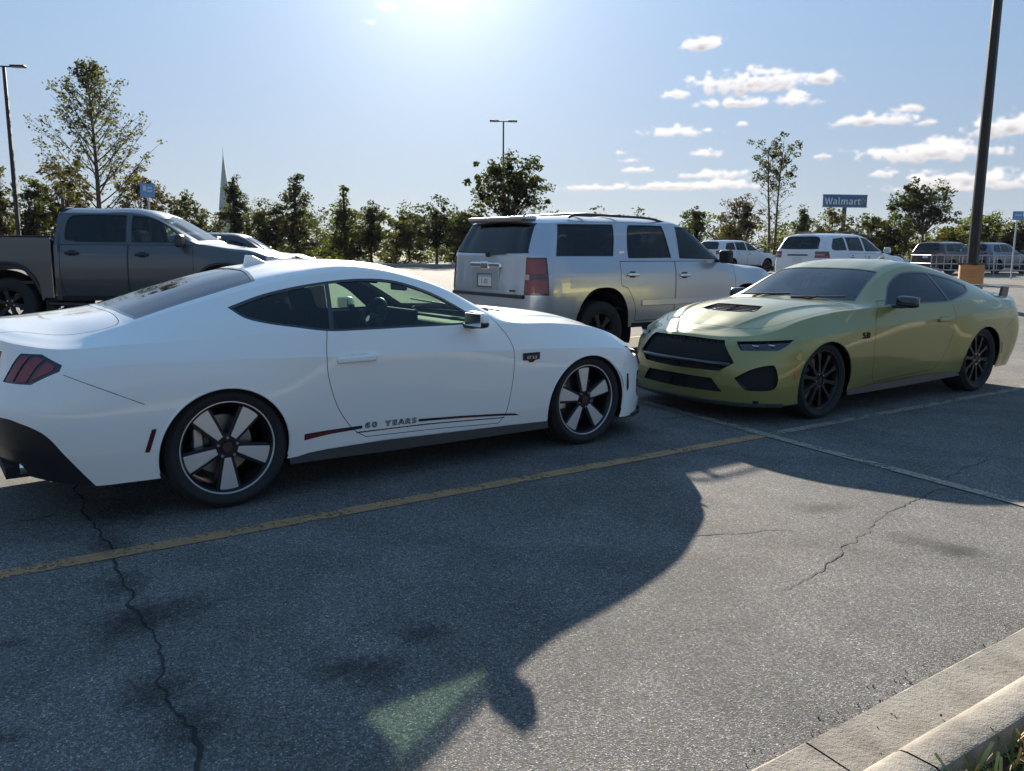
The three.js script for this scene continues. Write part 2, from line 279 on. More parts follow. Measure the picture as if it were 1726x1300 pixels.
function wheel(parent, pos, side, { R, w, rim, kind, turn = 0, disc = 0.185, capM }) {
  const o = new THREE.Group(); o.name = 'wheel'; o.position.set(...pos); if (side < 0) o.rotation.y = Math.PI; parent.add(o);
  put('tyre', tyreGeo(R, w, rim), M.rubber, o);
  const h = w / 2, faces = [], backs = [];
  if (kind === 'five') {
    for (let k = 0; k < 5; k++) {
      const a = turn + k * 2 * Math.PI / 5;
      backs.push(spokeGeo([[-0.030, 0.045], [0.030, 0.045], [0.046, 0.13], [0.070, rim - 0.012], [-0.070, rim - 0.012], [-0.046, 0.13]], 0.05, 0.004, h * 0.80 - 0.075, a - Math.PI / 2));
      const f = spokeGeo([[-0.015, 0.066], [0.015, 0.066], [0.031, 0.14], [0.052, rim - 0.014], [-0.052, rim - 0.014], [-0.031, 0.14]], 0.008, 0.003, h * 0.80 - 0.022, a - Math.PI / 2);
      faces.push(f);
    }
    put('rim', [rimGeo(rim, w), ...backs, cyl(0.075, 0.075, 0.06, 0, 0, 0, 24).rotateX(Math.PI / 2).translate(0, 0, h * 0.80 - 0.055)], M.gunmetal, o);
    for (const f of faces) put('spoke', f, M.machined, o);
    put('rim_edge', ringGeo(rim - 0.006, rim + 0.003, h * 0.845, 0.012), M.machined, o);
  } else {
    const n = kind === 'ten' ? 10 : 6;
    for (let k = 0; k < n; k++) {
      const a = turn + k * 2 * Math.PI / n;
      if (kind === 'ten') backs.push(spokeGeo([[-0.016, 0.05], [0.016, 0.05], [0.010, 0.16], [0.026, rim - 0.01], [0.008, rim - 0.006], [0, rim - 0.04], [-0.008, rim - 0.006], [-0.026, rim - 0.01], [-0.010, 0.16]], 0.035, 0.004, h * 0.80 - 0.05, a));
      else backs.push(spokeGeo([[-0.028, 0.05], [0.028, 0.05], [0.022, 0.12], [0.04, rim - 0.008], [-0.04, rim - 0.008], [-0.022, 0.12]], 0.04, 0.005, h * 0.80 - 0.055, a));
    }
    put('rim', [rimGeo(rim, w), ...backs, cyl(0.07, 0.07, 0.06, 0, 0, 0, 24).rotateX(Math.PI / 2).translate(0, 0, h * 0.80 - 0.05), ringGeo(rim - 0.008, rim + 0.003, h * 0.845, 0.012)], kind === 'six' ? M.black : M.gunmetal, o);
  }
  put('hub_cap', cyl(0.034, 0.030, 0.016, 0, 0, 0, 20).rotateX(Math.PI / 2).translate(0, 0, h * 0.80 - 0.016), capM ?? M.black, o);
  for (let k = 0; k < 5; k++) { const a = turn + Math.PI / 5 + k * 2 * Math.PI / 5; put('lug_nut', cyl(0.0105, 0.0095, 0.03, 0, 0, 0, 6).rotateX(Math.PI / 2).translate(Math.cos(a) * 0.057, Math.sin(a) * 0.057, h * 0.80 - 0.018), M.chrome, o); }
  if (disc) { put('brake_disc', ringGeo(0.07, disc, h * 0.80 - 0.12, 0.024), M.disc, o); put('brake_caliper', rbox(0.07, 0.20, 0.07, -disc * 0.78, 0.02, h * 0.80 - 0.12, 0.02), M.silver, o); }
  return o;
}

// ---------- ground: the lot rises a little away from the camera ----------
const groundY = (x, z) => 0.3 * smooth(8.5, 20, -z - 0.35 * x);
const UX = 0.8258, UZ = -0.5640, NX = 0.5640, NZ = 0.8258; // along the stalls, and across them towards the camera
const along = (t, n) => [UX * t + NX * n, UZ * t + NZ * n];
function dataTex(n, fn, srgb) { // fn(x, y) -> [r, g, b] 0..1
  const d = new Uint8Array(n * n * 4); for (let y = 0; y < n; y++) for (let x = 0; x < n; x++) { const c = fn(x, y), o = (y * n + x) * 4; d[o] = clamp(c[0]) * 255; d[o + 1] = clamp(c[1]) * 255; d[o + 2] = clamp(c[2]) * 255; d[o + 3] = (c[3] ?? 1) * 255; }
  const t = new THREE.DataTexture(d, n, n); t.wrapS = t.wrapT = THREE.RepeatWrapping; t.magFilter = THREE.LinearFilter; t.minFilter = THREE.LinearMipmapLinearFilter; t.generateMipmaps = true; if (srgb) t.colorSpace = THREE.SRGBColorSpace; t.needsUpdate = true; return t;
}
const toS = (v) => v <= 0.0031308 ? v * 12.92 : 1.055 * Math.pow(v, 1 / 2.4) - 0.055;
// stones bedded in binder: colour and relief of 1024 x 1024 pixels over 1.9 m
const aggregate = (() => {
  const n = 1024, cell = 4, m = n / cell, col = new Float32Array(n * n * 3), hgt = new Float32Array(n * n);
  for (let y = 0; y < n; y++) for (let x = 0; x < n; x++) {
    const cx = Math.floor(x / cell), cy = Math.floor(y / cell); let d1 = 9, d2 = 9, id = 0;
    for (let j = -1; j <= 1; j++) for (let i = -1; i <= 1; i++) {
      const gx = (cx + i + m) % m, gy = (cy + j + m) % m, px = (cx + i + hash2(gx, gy)) * cell, py = (cy + j + hash2(gx + 911, gy + 77)) * cell, d = Math.hypot(x - px, y - py) / cell;
      if (d < d1) { d2 = d1; d1 = d; id = gy * m + gx; } else if (d < d2) d2 = d;
    }
    const tone = hash2(id, 5), warm = hash2(id, 9), edge = smooth(0.02, 0.38, d2 - d1), patch = fbm(x / 128, y / 128, 3, 8), k = y * n + x;
    let v = 0.024 + 0.090 * tone + (tone > 0.95 ? 0.04 : 0); v = lerp(0.026, v, edge * (0.5 + 0.5 * hash2(id, 3))); v *= 0.78 + 0.44 * patch;
    col[3 * k] = v * (1.0 + 0.10 * (warm - 0.4)); col[3 * k + 1] = v * (0.985 + 0.03 * (warm - 0.5)); col[3 * k + 2] = v * (0.95 - 0.12 * (warm - 0.5));
    hgt[k] = edge * (0.3 + 0.7 * tone);
  }
  return { n, col, hgt };
})();
const asphaltMap = dataTex(1024, (x, y) => { const k = y * 1024 + x; return [toS(aggregate.col[3 * k]), toS(aggregate.col[3 * k + 1]), toS(aggregate.col[3 * k + 2])]; }, true);
const asphaltBump = dataTex(1024, (x, y) => { const h = aggregate.hgt[y * 1024 + x]; return [h, h, h]; });
for (const t of [asphaltMap, asphaltBump]) t.repeat.set(1 / 1.9, 1 / 1.9);
const asphalt = new THREE.MeshPhysicalMaterial({ map: asphaltMap, bumpMap: asphaltBump, bumpScale: 0.0018, roughness: 0.95, specularIntensity: 0.35, vertexColors: true });
asphalt.color.setRGB(3.2, 3.1, 2.95);
function sheet(xs, zs, height, tint) {
  const p = [], uv = [], c = [], idx = [], nx = xs.length;
  for (const z of zs) for (const x of xs) { p.push(x, height(x, z), z); uv.push(x, -z); const t = tint ? tint(x, z) : [1, 1, 1]; c.push(...t); }
  for (let j = 0; j < zs.length - 1; j++) for (let i = 0; i < nx - 1; i++) { const a = j * nx + i; idx.push(a, a + nx, a + 1, a + 1, a + nx, a + nx + 1); }
  const g = new THREE.BufferGeometry(); g.setAttribute('position', new THREE.Float32BufferAttribute(p, 3)); g.setAttribute('uv', new THREE.Float32BufferAttribute(uv, 2)); g.setAttribute('color', new THREE.Float32BufferAttribute(c, 3)); g.setIndex(idx); g.computeVertexNormals(); return g;
}
const steps = (list) => { const o = []; for (let k = 0; k < list.length; k++) { const [a, b, d] = list[k]; for (let v = a; v < b - 1e-6; v += d) o.push(v); } o.push(list[list.length - 1][1]); return o; };
{
  const xs = steps([[-140, -24, 8], [-24, -8, 1], [-8, 8, 0.25], [8, 30, 1], [30, 140, 8]]), zs = steps([[-64, -24, 2], [-24, -10, 0.5], [-10, -0.5, 0.25], [-0.5, 60, 4]]);
  // tones of the old surface: oil-darkened patches and paler worn ones
  const tint = (x, z) => { const a = fbm(x * 0.35 + 40, z * 0.35 + 11, 4), b = fbm(x * 1.7 + 3, z * 1.7 + 8, 3), k = 0.86 + 0.34 * (a - 0.5) + 0.22 * (b - 0.5) + 0.14; const w = 0.03 * (fbm(x * 0.9 + 70, z * 0.9, 2) - 0.5); return [k * (1 + w), k, k * (1 - w)]; };
  struct('parking_lot', sheet(xs, zs, groundY, tint), asphalt);
  // rough grass beyond the lot
  const grassMap = dataTex(512, (x, y) => { const a = fbm(x / 16, y / 16, 5, 32), b = hash2(x, y), d = fbm(x / 64 + 5, y / 64, 3, 8); const v = 0.5 + a * 0.9 + b * 0.25; return [toS(0.085 * v * (0.8 + 0.6 * d)), toS(0.105 * v), toS(0.028 * v)]; }, true); grassMap.repeat.set(1 / 6, 1 / 6);
  const gx = steps([[-900, -160, 60], [-160, 160, 5], [160, 900, 60]]), gz = steps([[-1500, -220, 80], [-220, -52, 4]]);
  const lawn = struct('grass_verge', sheet(gx, gz, (x, z) => 0.42 + 0.012 * Math.min(60, Math.max(0, -z - 55)) + 0.5 * (fbm(x * 0.05 + 9, z * 0.05, 3) - 0.5) * smooth(52, 70, -z)), new THREE.MeshStandardMaterial({ map: grassMap, roughness: 1, side: THREE.DoubleSide }));
}
// painted stall lines, worn through to the stones
const paintTex = (base, wear, seed) => dataTex(512, (x, y) => { const n = fbm(x / 5 + seed, y / 5, 3), m = fbm(x / 40 + seed, y / 40 + 9, 3), a = clamp((n * 0.75 + m * 0.6 - wear) * 5); const v = 0.82 + 0.3 * (fbm(x / 9, y / 9 + seed, 3) - 0.5); return [toS(base[0] * v), toS(base[1] * v), toS(base[2] * v), a]; }, true);
function stripeGeo(t0, n0, t1, n1, w, lift, seg = 60) { // straight band on the ground between two places, edges a little uneven
  const p = [], uv = [], idx = [], a = along(t0, n0), b = along(t1, n1), L = Math.hypot(b[0] - a[0], b[1] - a[1]), dx = (b[0] - a[0]) / L, dz = (b[1] - a[1]) / L;
  for (let k = 0; k <= seg; k++) for (const s of [-1, 1]) { const f = k / seg, e = s * (w / 2 + 0.005 * (vnoise(k * 0.9 + s * 7, n0) - 0.5)), x = lerp(a[0], b[0], f) - dz * e, z = lerp(a[1], b[1], f) + dx * e; p.push(x, groundY(x, z) + lift, z); uv.push(f * L / 1.4, (e / w) * 0.08 + 0.5); }
  for (let k = 0; k < seg; k++) { const q = 2 * k; idx.push(q, q + 1, q + 2, q + 1, q + 3, q + 2); }
  const g = new THREE.BufferGeometry(); g.setAttribute('position', new THREE.Float32BufferAttribute(p, 3)); g.setAttribute('uv', new THREE.Float32BufferAttribute(uv, 2)); g.setIndex(idx); g.computeVertexNormals(); return g;
}
{
  const yellow = std([1, 1, 1], 0.85, 0, { map: paintTex([0.46, 0.27, 0.125], 0.40, 3), transparent: true }), pale = std([1, 1, 1], 0.85, 0, { map: paintTex([0.36, 0.31, 0.24], 0.44, 8), transparent: true });
  const N1 = -4.24;                       // the stall line beside both coupes, and the line between the facing rows
  struct('stall_line', stripeGeo(-4.5, N1, 5.36, N1, 0.118, 0.004, 140), yellow);
  struct('stall_line_001', stripeGeo(5.47, N1, 13.5, N1, 0.095, 0.004, 120), pale);
  struct('centre_line', stripeGeo(5.74, -7.4, 5.10, -1.45, 0.10, 0.0065, 120), pale);
  struct('stall_line_002', stripeGeo(-4.5, N1 - 5.6, 13.5, N1 - 5.6, 0.10, 0.004, 160), yellow);
  // old cracks: thin dark ribbons that wander
  const tar = std([0.03, 0.029, 0.028], 0.95);
  const crack = (name, pts, w, seed, rough = 0.05) => {
    const c = new THREE.CatmullRomCurve3(pts.map(([x, z]) => new THREE.Vector3(x, 0, z))), n = Math.ceil(c.getLength() / 0.018), p = [], idx = [];
    for (let k = 0; k <= n; k++) { const q = c.getPointAt(k / n), t = c.getTangentAt(k / n), off = rough * (fbm(k * 0.06 + seed * 9, seed, 5) - 0.5) * 2 + 0.035 * (fbm(k * 0.3 + seed, seed * 3, 3) - 0.5), ww = w * (0.25 + 1.3 * fbm(k * 0.11 + seed * 5, seed + 3, 3)) * Math.min(1, k / 12, (n - k) / 12); for (const s of [-1, 1]) { const e = off + s * ww / 2, x = q.x - t.z * e, z = q.z + t.x * e; p.push(x, groundY(x, z) + 0.003, z); } }
    for (let k = 0; k < n; k++) { const a = 2 * k; idx.push(a, a + 1, a + 2, a + 1, a + 3, a + 2); }
    const g = new THREE.BufferGeometry(); g.setAttribute('position', new THREE.Float32BufferAttribute(p, 3)); g.setIndex(idx); g.computeVertexNormals(); struct(name, bare(g), tar);
  };
  crack('pavement_crack', [[-2.83, -5.12], [-2.53, -4.65], [-2.28, -4.28], [-1.97, -3.85], [-1.80, -3.59], [-1.61, -3.27], [-1.43, -3.02], [-1.30, -2.80], [-1.20, -2.60], [-1.07, -2.42], [-0.97, -2.27], [-0.89, -2.15], [-0.7, -1.8], [-0.5, -1.3]], 0.014, 1);
  crack('pavement_crack_001', [[-2.71, -4.18], [-2.68, -4.30], [-2.59, -4.35], [-2.57, -4.50], [-2.51, -4.56]], 0.012, 2);
  crack('pavement_crack_002', [[0.83, -4.14], [0.99, -4.16], [1.18, -4.19], [1.43, -4.25], [1.59, -4.22]], 0.010, 3, 0.03);
  crack('pavement_crack_003', [[3.58, -5.94], [3.09, -5.44], [2.80, -5.13], [2.48, -4.83], [2.14, -4.48], [1.90, -4.21], [1.64, -3.91], [1.38, -3.62], [1.16, -3.39]], 0.006, 4, 0.07);
  crack('pavement_crack_004', [[1.06, -7.33], [1.47, -7.21], [1.89, -7.64], [2.37, -7.37]], 0.010, 6);
  const STAINS = [[-0.60, -2.72, 0.32, 0.22, 0.4], [-0.46, -2.70, 0.34, 0.26, 1.1], [-0.33, -3.0, 0.30, 0.24, 0.2], [2.16, -4.04, 0.6, 0.30, -0.7], [2.24, -3.94, 0.3, 0.2, 0.3], [-1.19, -2.56, 0.30, 0.34, 0], [-1.40, -3.19, 0.5, 0.4, 0.5], [-1.88, -2.89, 0.16, 0.1, 0.2], [-1.53, -2.29, 0.14, 0.1, 0], [1.83, -4.64, 0.5, 0.25, 0.2], [-2.2, -4.45, 0.5, 0.8, 0.6], [-1.72, -3.45, 0.3, 0.5, 0.6], [-1.52, -3.05, 0.34, 0.4, 0.5], [-1.0, -2.35, 0.3, 0.4, 0.5], [-2.0, -3.95, 0.3, 0.45, 0.7]];
  // oil stains: darkened stones with a ragged outline
  const stainTex = dataTex(256, (x, y) => { const u = (x - 128) / 128, v = (y - 128) / 128, d = 1 - Math.hypot(u, v) - 0.9 * (fbm(x / 22, y / 22 + 4, 4) - 0.42), a = clamp(d * 1.6) * (0.25 + 0.75 * hash2(x >> 1, y >> 1)) * 0.5; return [0.12, 0.115, 0.11, a]; }, true);
  const stain = std([1, 1, 1], 0.9, 0, { map: stainTex, transparent: true });
  for (const [k, [x, z, sx, sz, r]] of STAINS.entries()) { const g = new THREE.PlaneGeometry(sx, sz).rotateX(-Math.PI / 2).rotateY(r); struct(k ? `oil_stain_${String(k).padStart(3, '0')}` : 'oil_stain', g.translate(x, 0.0035 + 0.0002 * k, z), stain); }
}
// kerb with its gutter, in cast lengths, and the planted island behind it
{
  const concreteMap = dataTex(512, (x, y) => { const a = fbm(x / 24, y / 24, 5, 21), b = hash2(x, y), s = fbm(x / 90 + 7, y / 90, 3), p = hash2(x >> 1, y >> 1) > 0.985 ? 0.55 : 1; const v = (0.62 + 0.35 * a + 0.18 * b + 0.75 * (s - 0.5)) * p; return [toS(0.27 * v), toS(0.24 * v), toS(0.195 * v)]; }, true); concreteMap.repeat.set(1 / 0.9, 1 / 0.9);
  const concreteBump = dataTex(512, (x, y) => { const v = fbm(x / 6, y / 6, 4) * 0.6 + hash2(x, y) * 0.4; return [v, v, v]; }); concreteBump.repeat.set(1 / 0.9, 1 / 0.9);
  const concrete = std([1, 1, 1], 0.95, 0, { map: concreteMap, bumpMap: concreteBump, bumpScale: 0.003 });
  const kerb = new THREE.Group(); kerb.name = 'kerb'; kerb.userData.kind = 'structure'; scene.add(kerb);
  // profile across: n from the asphalt edge to the back of the kerb, y up
  const prof = [[-1.385, -0.02], [-1.385, 0.007], [-1.378, 0.012], [-1.145, -0.004], [-1.133, 0.004], [-1.122, 0.03], [-1.110, 0.115], [-1.103, 0.134], [-1.089, 0.145], [-1.070, 0.149], [-0.992, 0.150], [-0.982, 0.146], [-0.975, 0.135], [-0.975, -0.02]];
  const lengths = [-7, -4.02, -1.01, 2.03, 4.98, 8.0, 11.0, 14];
  for (let k = 0; k < lengths.length - 1; k++) {
    const a = lengths[k] + 0.004, b = lengths[k + 1] - 0.004, seg = 60, p = [], uv = [], idx = [], m = prof.length; let s = 0; const S = prof.map((q, i) => (s += i ? Math.hypot(q[0] - prof[i - 1][0], q[1] - prof[i - 1][1]) : 0));
    for (let i = 0; i <= seg; i++) for (let j = 0; j < m; j++) { const t = lerp(a, b, i / seg), chip = j > 0 && j < 3 ? 0.016 * (fbm(t * 7, j * 3.3, 3) - 0.5) : j > 5 && j < 12 ? 0.004 * (fbm(t * 5, j, 3) - 0.5) : 0, [x, z] = along(t, prof[j][0] + chip); p.push(x, prof[j][1] + chip * 0.4, z); uv.push(t, S[j]); }
    for (let i = 0; i < seg; i++) for (let j = 0; j < m - 1; j++) { const q = i * m + j; idx.push(q, q + m, q + 1, q + 1, q + m, q + m + 1); }
    const g = new THREE.BufferGeometry(); g.setAttribute('position', new THREE.Float32BufferAttribute(p, 3)); g.setAttribute('uv', new THREE.Float32BufferAttribute(uv, 2)); g.setIndex(idx); g.computeVertexNormals();
    put('kerb_section', toCreasedNormals(g, 0.6), concrete, kerb);
  }
  const soilMap = dataTex(256, (x, y) => { const v = 0.4 + 1.0 * fbm(x / 8, y / 8, 4, 32) * (0.5 + hash2(x, y)); return [toS(0.045 * v), toS(0.034 * v), toS(0.022 * v)]; }, true); soilMap.repeat.set(1.2, 1.2);
  const ts = steps([[-7, 14, 0.25]]), ns = steps([[-0.974, 1.6, 0.12]]), p = [], uv = [], idx = [];
  for (const n of ns) for (const t of ts) { const [x, z] = along(t, n); p.push(x, 0.065 + 0.05 * (fbm(t * 3, n * 3, 3) - 0.5), z); uv.push(t, n); }
  for (let j = 0; j < ns.length - 1; j++) for (let i = 0; i < ts.length - 1; i++) { const a = j * ts.length + i; idx.push(a, a + 1, a + ts.length, a + 1, a + ts.length + 1, a + ts.length); }
  const g = new THREE.BufferGeometry(); g.setAttribute('position', new THREE.Float32BufferAttribute(p, 3)); g.setAttribute('uv', new THREE.Float32BufferAttribute(uv, 2)); g.setIndex(idx); g.computeVertexNormals();
  struct('planting_bed_ground', g, std([1, 1, 1], 1, 0, { map: soilMap }));
  // dry straw and grass blades over the soil
  const r = rng(5), blade = new THREE.PlaneGeometry(0.006, 0.09, 1, 3); { const q = blade.attributes.position; for (let k = 0; k < q.count; k++) q.setZ(k, 0.02 * (q.getY(k) / 0.045) ** 2); blade.computeVertexNormals(); }
  const N = 5200, straw = new THREE.InstancedMesh(blade, std([1, 1, 1], 0.9), N), mtx = new THREE.Matrix4(), e = new THREE.Euler(), qn = new THREE.Quaternion(), col = new THREE.Color();
  for (let k = 0; k < N; k++) { const t = 0.6 + r() * 4.2, n = -0.965 + r() * 0.57, [x, z] = along(t, n), flat = r() < 0.6; e.set(flat ? 1.2 + r() * 0.7 : r() * 0.9 - 0.4, r() * 6.28, r() * 0.8 - 0.4, 'YXZ'); qn.setFromEuler(e); const s = 0.6 + r() * 1.1; mtx.compose(new THREE.Vector3(x, 0.075 + (flat ? r() * 0.02 : 0.03), z), qn, new THREE.Vector3(s, s, s)); straw.setMatrixAt(k, mtx); r() < 0.55 ? col.setRGB(0.30 + 0.2 * r(), 0.24 + 0.12 * r(), 0.12) : col.setRGB(0.05 + 0.05 * r(), 0.09 + 0.06 * r(), 0.02); straw.setColorAt(k, col); }
  straw.name = 'dry_grass'; straw.userData = { kind: 'stuff', label: 'dry straw and grass blades on the soil behind the kerb', category: 'grass' }; straw.castShadow = straw.receiveShadow = true; scene.add(straw);
  // grit and leaf bits swept against the gutter
  const bit = new THREE.TetrahedronGeometry(0.006), M2 = 900, grit = new THREE.InstancedMesh(bit, std([1, 1, 1], 0.9), M2);
  for (let k = 0; k < M2; k++) { const t = -1 + r() * 6, n = k < 650 ? -1.385 - Math.abs(r() + r() - 1) * 0.12 : -1.37 + r() * 0.25, [x, z] = along(t, n), s = 0.2 + r() * r() * 0.9; e.set(r() * 6, r() * 6, r() * 6); qn.setFromEuler(e); mtx.compose(new THREE.Vector3(x, n > -1.385 ? 0.008 : 0.003, z), qn, new THREE.Vector3(s, s * 0.6, s)); grit.setMatrixAt(k, mtx); const v = r(); v < 0.4 ? col.setRGB(0.05, 0.04, 0.03) : v < 0.7 ? col.setRGB(0.3, 0.27, 0.22) : col.setRGB(0.14, 0.13, 0.12); grit.setColorAt(k, col); }
  grit.name = 'grit'; grit.userData = { kind: 'stuff', label: 'grit and leaf crumbs along the gutter edge', category: 'gravel' }; grit.castShadow = grit.receiveShadow = true; scene.add(grit);
}

// ---------- the two-door coupe: x forward from the rear axle, y up, +z the right-hand side ----------
const COUPE = {};
{
  const rows = [
    // bottom edge: rear centre, round the corner, along the side, round the nose to the front centre
    [[-1.06, 0.31, 0], [-1.05, 0.31, 0.45], [-0.95, 0.285, 0.74], [-0.76, 0.245, 0.865], [-0.5, 0.235, 0.90], [-0.15, 0.235, 0.91], [0.3, 0.235, 0.90], [0.62, 0.25, 0.885], [1.2, 0.25, 0.875], [1.7, 0.235, 0.875], [2.1, 0.222, 0.88], [2.5, 0.205, 0.895], [2.95, 0.18, 0.90], [3.19, 0.17, 0.875], [3.42, 0.17, 0.72], [3.56, 0.17, 0.45], [3.61, 0.17, 0]],
    // lower body
    [[-1.13, 0.46, 0], [-1.12, 0.46, 0.46], [-1.02, 0.45, 0.78], [-0.80, 0.42, 0.905], [-0.5, 0.405, 0.935], [-0.15, 0.40, 0.952], [0.3, 0.42, 0.945], [0.62, 0.42, 0.912], [1.2, 0.39, 0.900], [1.7, 0.36, 0.900], [2.1, 0.34, 0.907], [2.5, 0.345, 0.925], [2.95, 0.34, 0.922], [3.21, 0.33, 0.885], [3.44, 0.32, 0.74], [3.57, 0.32, 0.47], [3.62, 0.32, 0]],
    // waist of the body side
    [[-1.165, 0.65, 0], [-1.145, 0.65, 0.46], [-1.04, 0.65, 0.79], [-0.83, 0.64, 0.918], [-0.5, 0.63, 0.95], [-0.15, 0.62, 0.968], [0.3, 0.615, 0.960], [0.62, 0.61, 0.930], [1.2, 0.60, 0.922], [1.7, 0.59, 0.924], [2.1, 0.58, 0.930], [2.5, 0.57, 0.945], [2.95, 0.555, 0.935], [3.20, 0.535, 0.885], [3.42, 0.52, 0.74], [3.56, 0.51, 0.47], [3.62, 0.505, 0]],
    // shoulder
    [[-1.13, 0.86, 0], [-1.10, 0.86, 0.45], [-0.985, 0.86, 0.775], [-0.79, 0.865, 0.892], [-0.5, 0.87, 0.930], [-0.15, 0.865, 0.950], [0.3, 0.85, 0.950], [0.62, 0.835, 0.938], [1.2, 0.815, 0.934], [1.7, 0.795, 0.932], [2.1, 0.78, 0.930], [2.5, 0.765, 0.938], [2.95, 0.735, 0.918], [3.165, 0.71, 0.868], [3.36, 0.685, 0.725], [3.51, 0.67, 0.46], [3.57, 0.665, 0]],
    // deck edge, belt line, fender top
    [[-1.125, 1.03, 0], [-1.095, 1.022, 0.43], [-0.985, 0.99, 0.72], [-0.81, 0.962, 0.832], [-0.5, 0.968, 0.866], [-0.15, 0.975, 0.878], [0.3, 0.99, 0.888], [0.62, 0.985, 0.886], [1.2, 0.975, 0.882], [1.7, 0.968, 0.878], [2.1, 0.958, 0.862], [2.5, 0.937, 0.815], [2.95, 0.868, 0.765], [3.15, 0.803, 0.725], [3.30, 0.757, 0.625], [3.44, 0.735, 0.42], [3.50, 0.732, 0]],
    // side of the rear glass, roof rail, pillar, edge of the hood's raised middle
    [[-1.06, 1.048, 0], [-1.02, 1.044, 0.38], [-0.91, 1.022, 0.60], [-0.74, 1.000, 0.705], [-0.46, 1.058, 0.692], [-0.14, 1.145, 0.672], [0.3, 1.248, 0.640], [0.62, 1.304, 0.618], [1.06, 1.334, 0.598], [1.52, 1.238, 0.625], [2.02, 0.992, 0.735], [2.48, 0.985, 0.535], [2.93, 0.922, 0.44], [3.15, 0.860, 0.385], [3.275, 0.810, 0.33], [3.38, 0.775, 0.24], [3.44, 0.768, 0]],
    // between the rail and the middle
    [[-0.99, 1.062, 0], [-0.94, 1.060, 0.24], [-0.82, 1.062, 0.36], [-0.66, 1.072, 0.42], [-0.46, 1.102, 0.42], [-0.09, 1.218, 0.40], [0.3, 1.315, 0.385], [0.62, 1.366, 0.375], [1.06, 1.386, 0.36], [1.48, 1.305, 0.385], [2.11, 1.012, 0.44], [2.48, 1.008, 0.34], [2.91, 0.945, 0.285], [3.12, 0.885, 0.25], [3.235, 0.838, 0.22], [3.325, 0.808, 0.16], [3.38, 0.794, 0]],
    // the middle line
    [[-0.92, 1.068, 0], [-0.86, 1.070, 0], [-0.76, 1.078, 0], [-0.63, 1.088, 0], [-0.46, 1.112, 0], [-0.08, 1.238, 0], [0.3, 1.335, 0], [0.62, 1.383, 0], [1.06, 1.399, 0], [1.46, 1.328, 0], [2.14, 1.022, 0], [2.48, 1.014, 0], [2.90, 0.951, 0], [3.10, 0.892, 0], [3.20, 0.850, 0], [3.27, 0.823, 0], [3.32, 0.808, 0]],
  ];
  // between belt and rail: the slight swell of the side glass; on the hood the valley beside the raised middle
  rows.splice(5, 0, rows[4].map((a, i) => { const b = rows[5][i], f = i >= 11 ? 0.84 : 0.5; return [lerp(a[0], b[0], f), lerp(a[1], b[1], f) - (i >= 11 && i < 14 ? 0.009 : 0), lerp(a[2], b[2], f) + (i > 4 && i < 10 ? 0.012 : 0)]; }));
  let half = skin(rows, {
    nu: 9, nv: 8,
    creaseU: (i, j) => (i === 10 && j >= 6 ? 1 : i === 4 && j >= 6 ? 0.6 : 0),
    creaseV: (j, u) => (j === 4 ? (u < 5 ? 0.95 : u < 6.5 ? 0.55 : 0.75) : j === 6 ? (u > 9.8 ? 0.8 : u > 3.5 ? 0.5 : 0.2) : j === 5 ? (u > 10.5 ? 0.3 : 0) : j === 3 ? (u > 5.5 && u < 12.5 ? 0.85 : 0.3) : j === 1 ? 0.45 : 0),
  });
  const whole = half;
  // wheel arches
  const arch = (cx, cy, r) => (x, y, z) => (z > 0.55 ? Math.hypot(x - cx, (y - cy) * 1.0) - r : 0.5);
  half = cut(half, arch(-0.015, 0.335, 0.372))[1]; half = cut(half, arch(2.705, 0.318, 0.380))[1];
  const C = COUPE;
  // side glass with its black surround
  const glassLine = outline([[0.085, 1.137, 1], [0.33, 1.209], [0.63, 1.260], [0.92, 1.284], [1.16, 1.276], [1.337, 1.236], [1.511, 1.166], [1.665, 1.068], [1.795, 0.978, 1], [1.55, 0.975], [1.224, 0.977], [0.858, 0.978], [0.631, 0.984], [0.426, 1.016], [0.279, 1.042], [0.16, 1.077]]);
  const side = (x, y, z) => z > 0.4 && y > 0.9;
  let glass; [glass, half] = cut(half, fromSide(glassLine, side));
  const [inner, rim] = cut(glass, fromSide(glassLine, side), -0.014);
  const [front, rearBit] = cut(inner, (x, y) => -(x - (0.655 + (y - 0.98) * 0.25)), -0.018), [strip, quarter] = cut(rearBit, (x, y) => -(x - (0.655 + (y - 0.98) * 0.25)), 0.012);
  C.sideGlass = offset(front, -0.006); C.quarterGlass = offset(quarter, -0.006); C.glassTrim = join(offset(rim, -0.002), offset(strip, -0.002));
  // windscreen
  const ws = outline([[2.098, -0.2, 1], [2.098, 0.2], [2.08, 0.46], [1.995, 0.688, 1], [1.76, 0.628], [1.45, 0.57, 1], [1.475, 0.4], [1.49, 0.2], [1.495, -0.2, 1]]), up = (x, y, z) => y > 0.96 && x > 1.2;
  let w0; [w0, half] = cut(half, fromTop(ws, up)); const [wIn, wRim] = cut(w0, fromTop(ws, up), -0.016); C.windscreen = offset(wIn, -0.005); C.windscreenTrim = offset(wRim, -0.001);
  // rear glass
  const rg = outline([[-0.445, -0.2, 1], [-0.445, 0.2], [-0.435, 0.46], [-0.40, 0.655, 1], [0.0, 0.612], [0.31, 0.572, 1], [0.345, 0.35], [0.36, 0.15], [0.36, -0.2, 1]]), back = (x, y, z) => y > 1.0 && x < 0.6;
  let r0; [r0, half] = cut(half, fromTop(rg, back)); const [rIn, rRim] = cut(r0, fromTop(rg, back), -0.020); C.rearGlass = offset(rIn, -0.005); C.rearGlassTrim = offset(rRim, -0.001);
  C.lining = offset(cut(half, (x, y, z) => 0.24 - y)[0], -0.03);
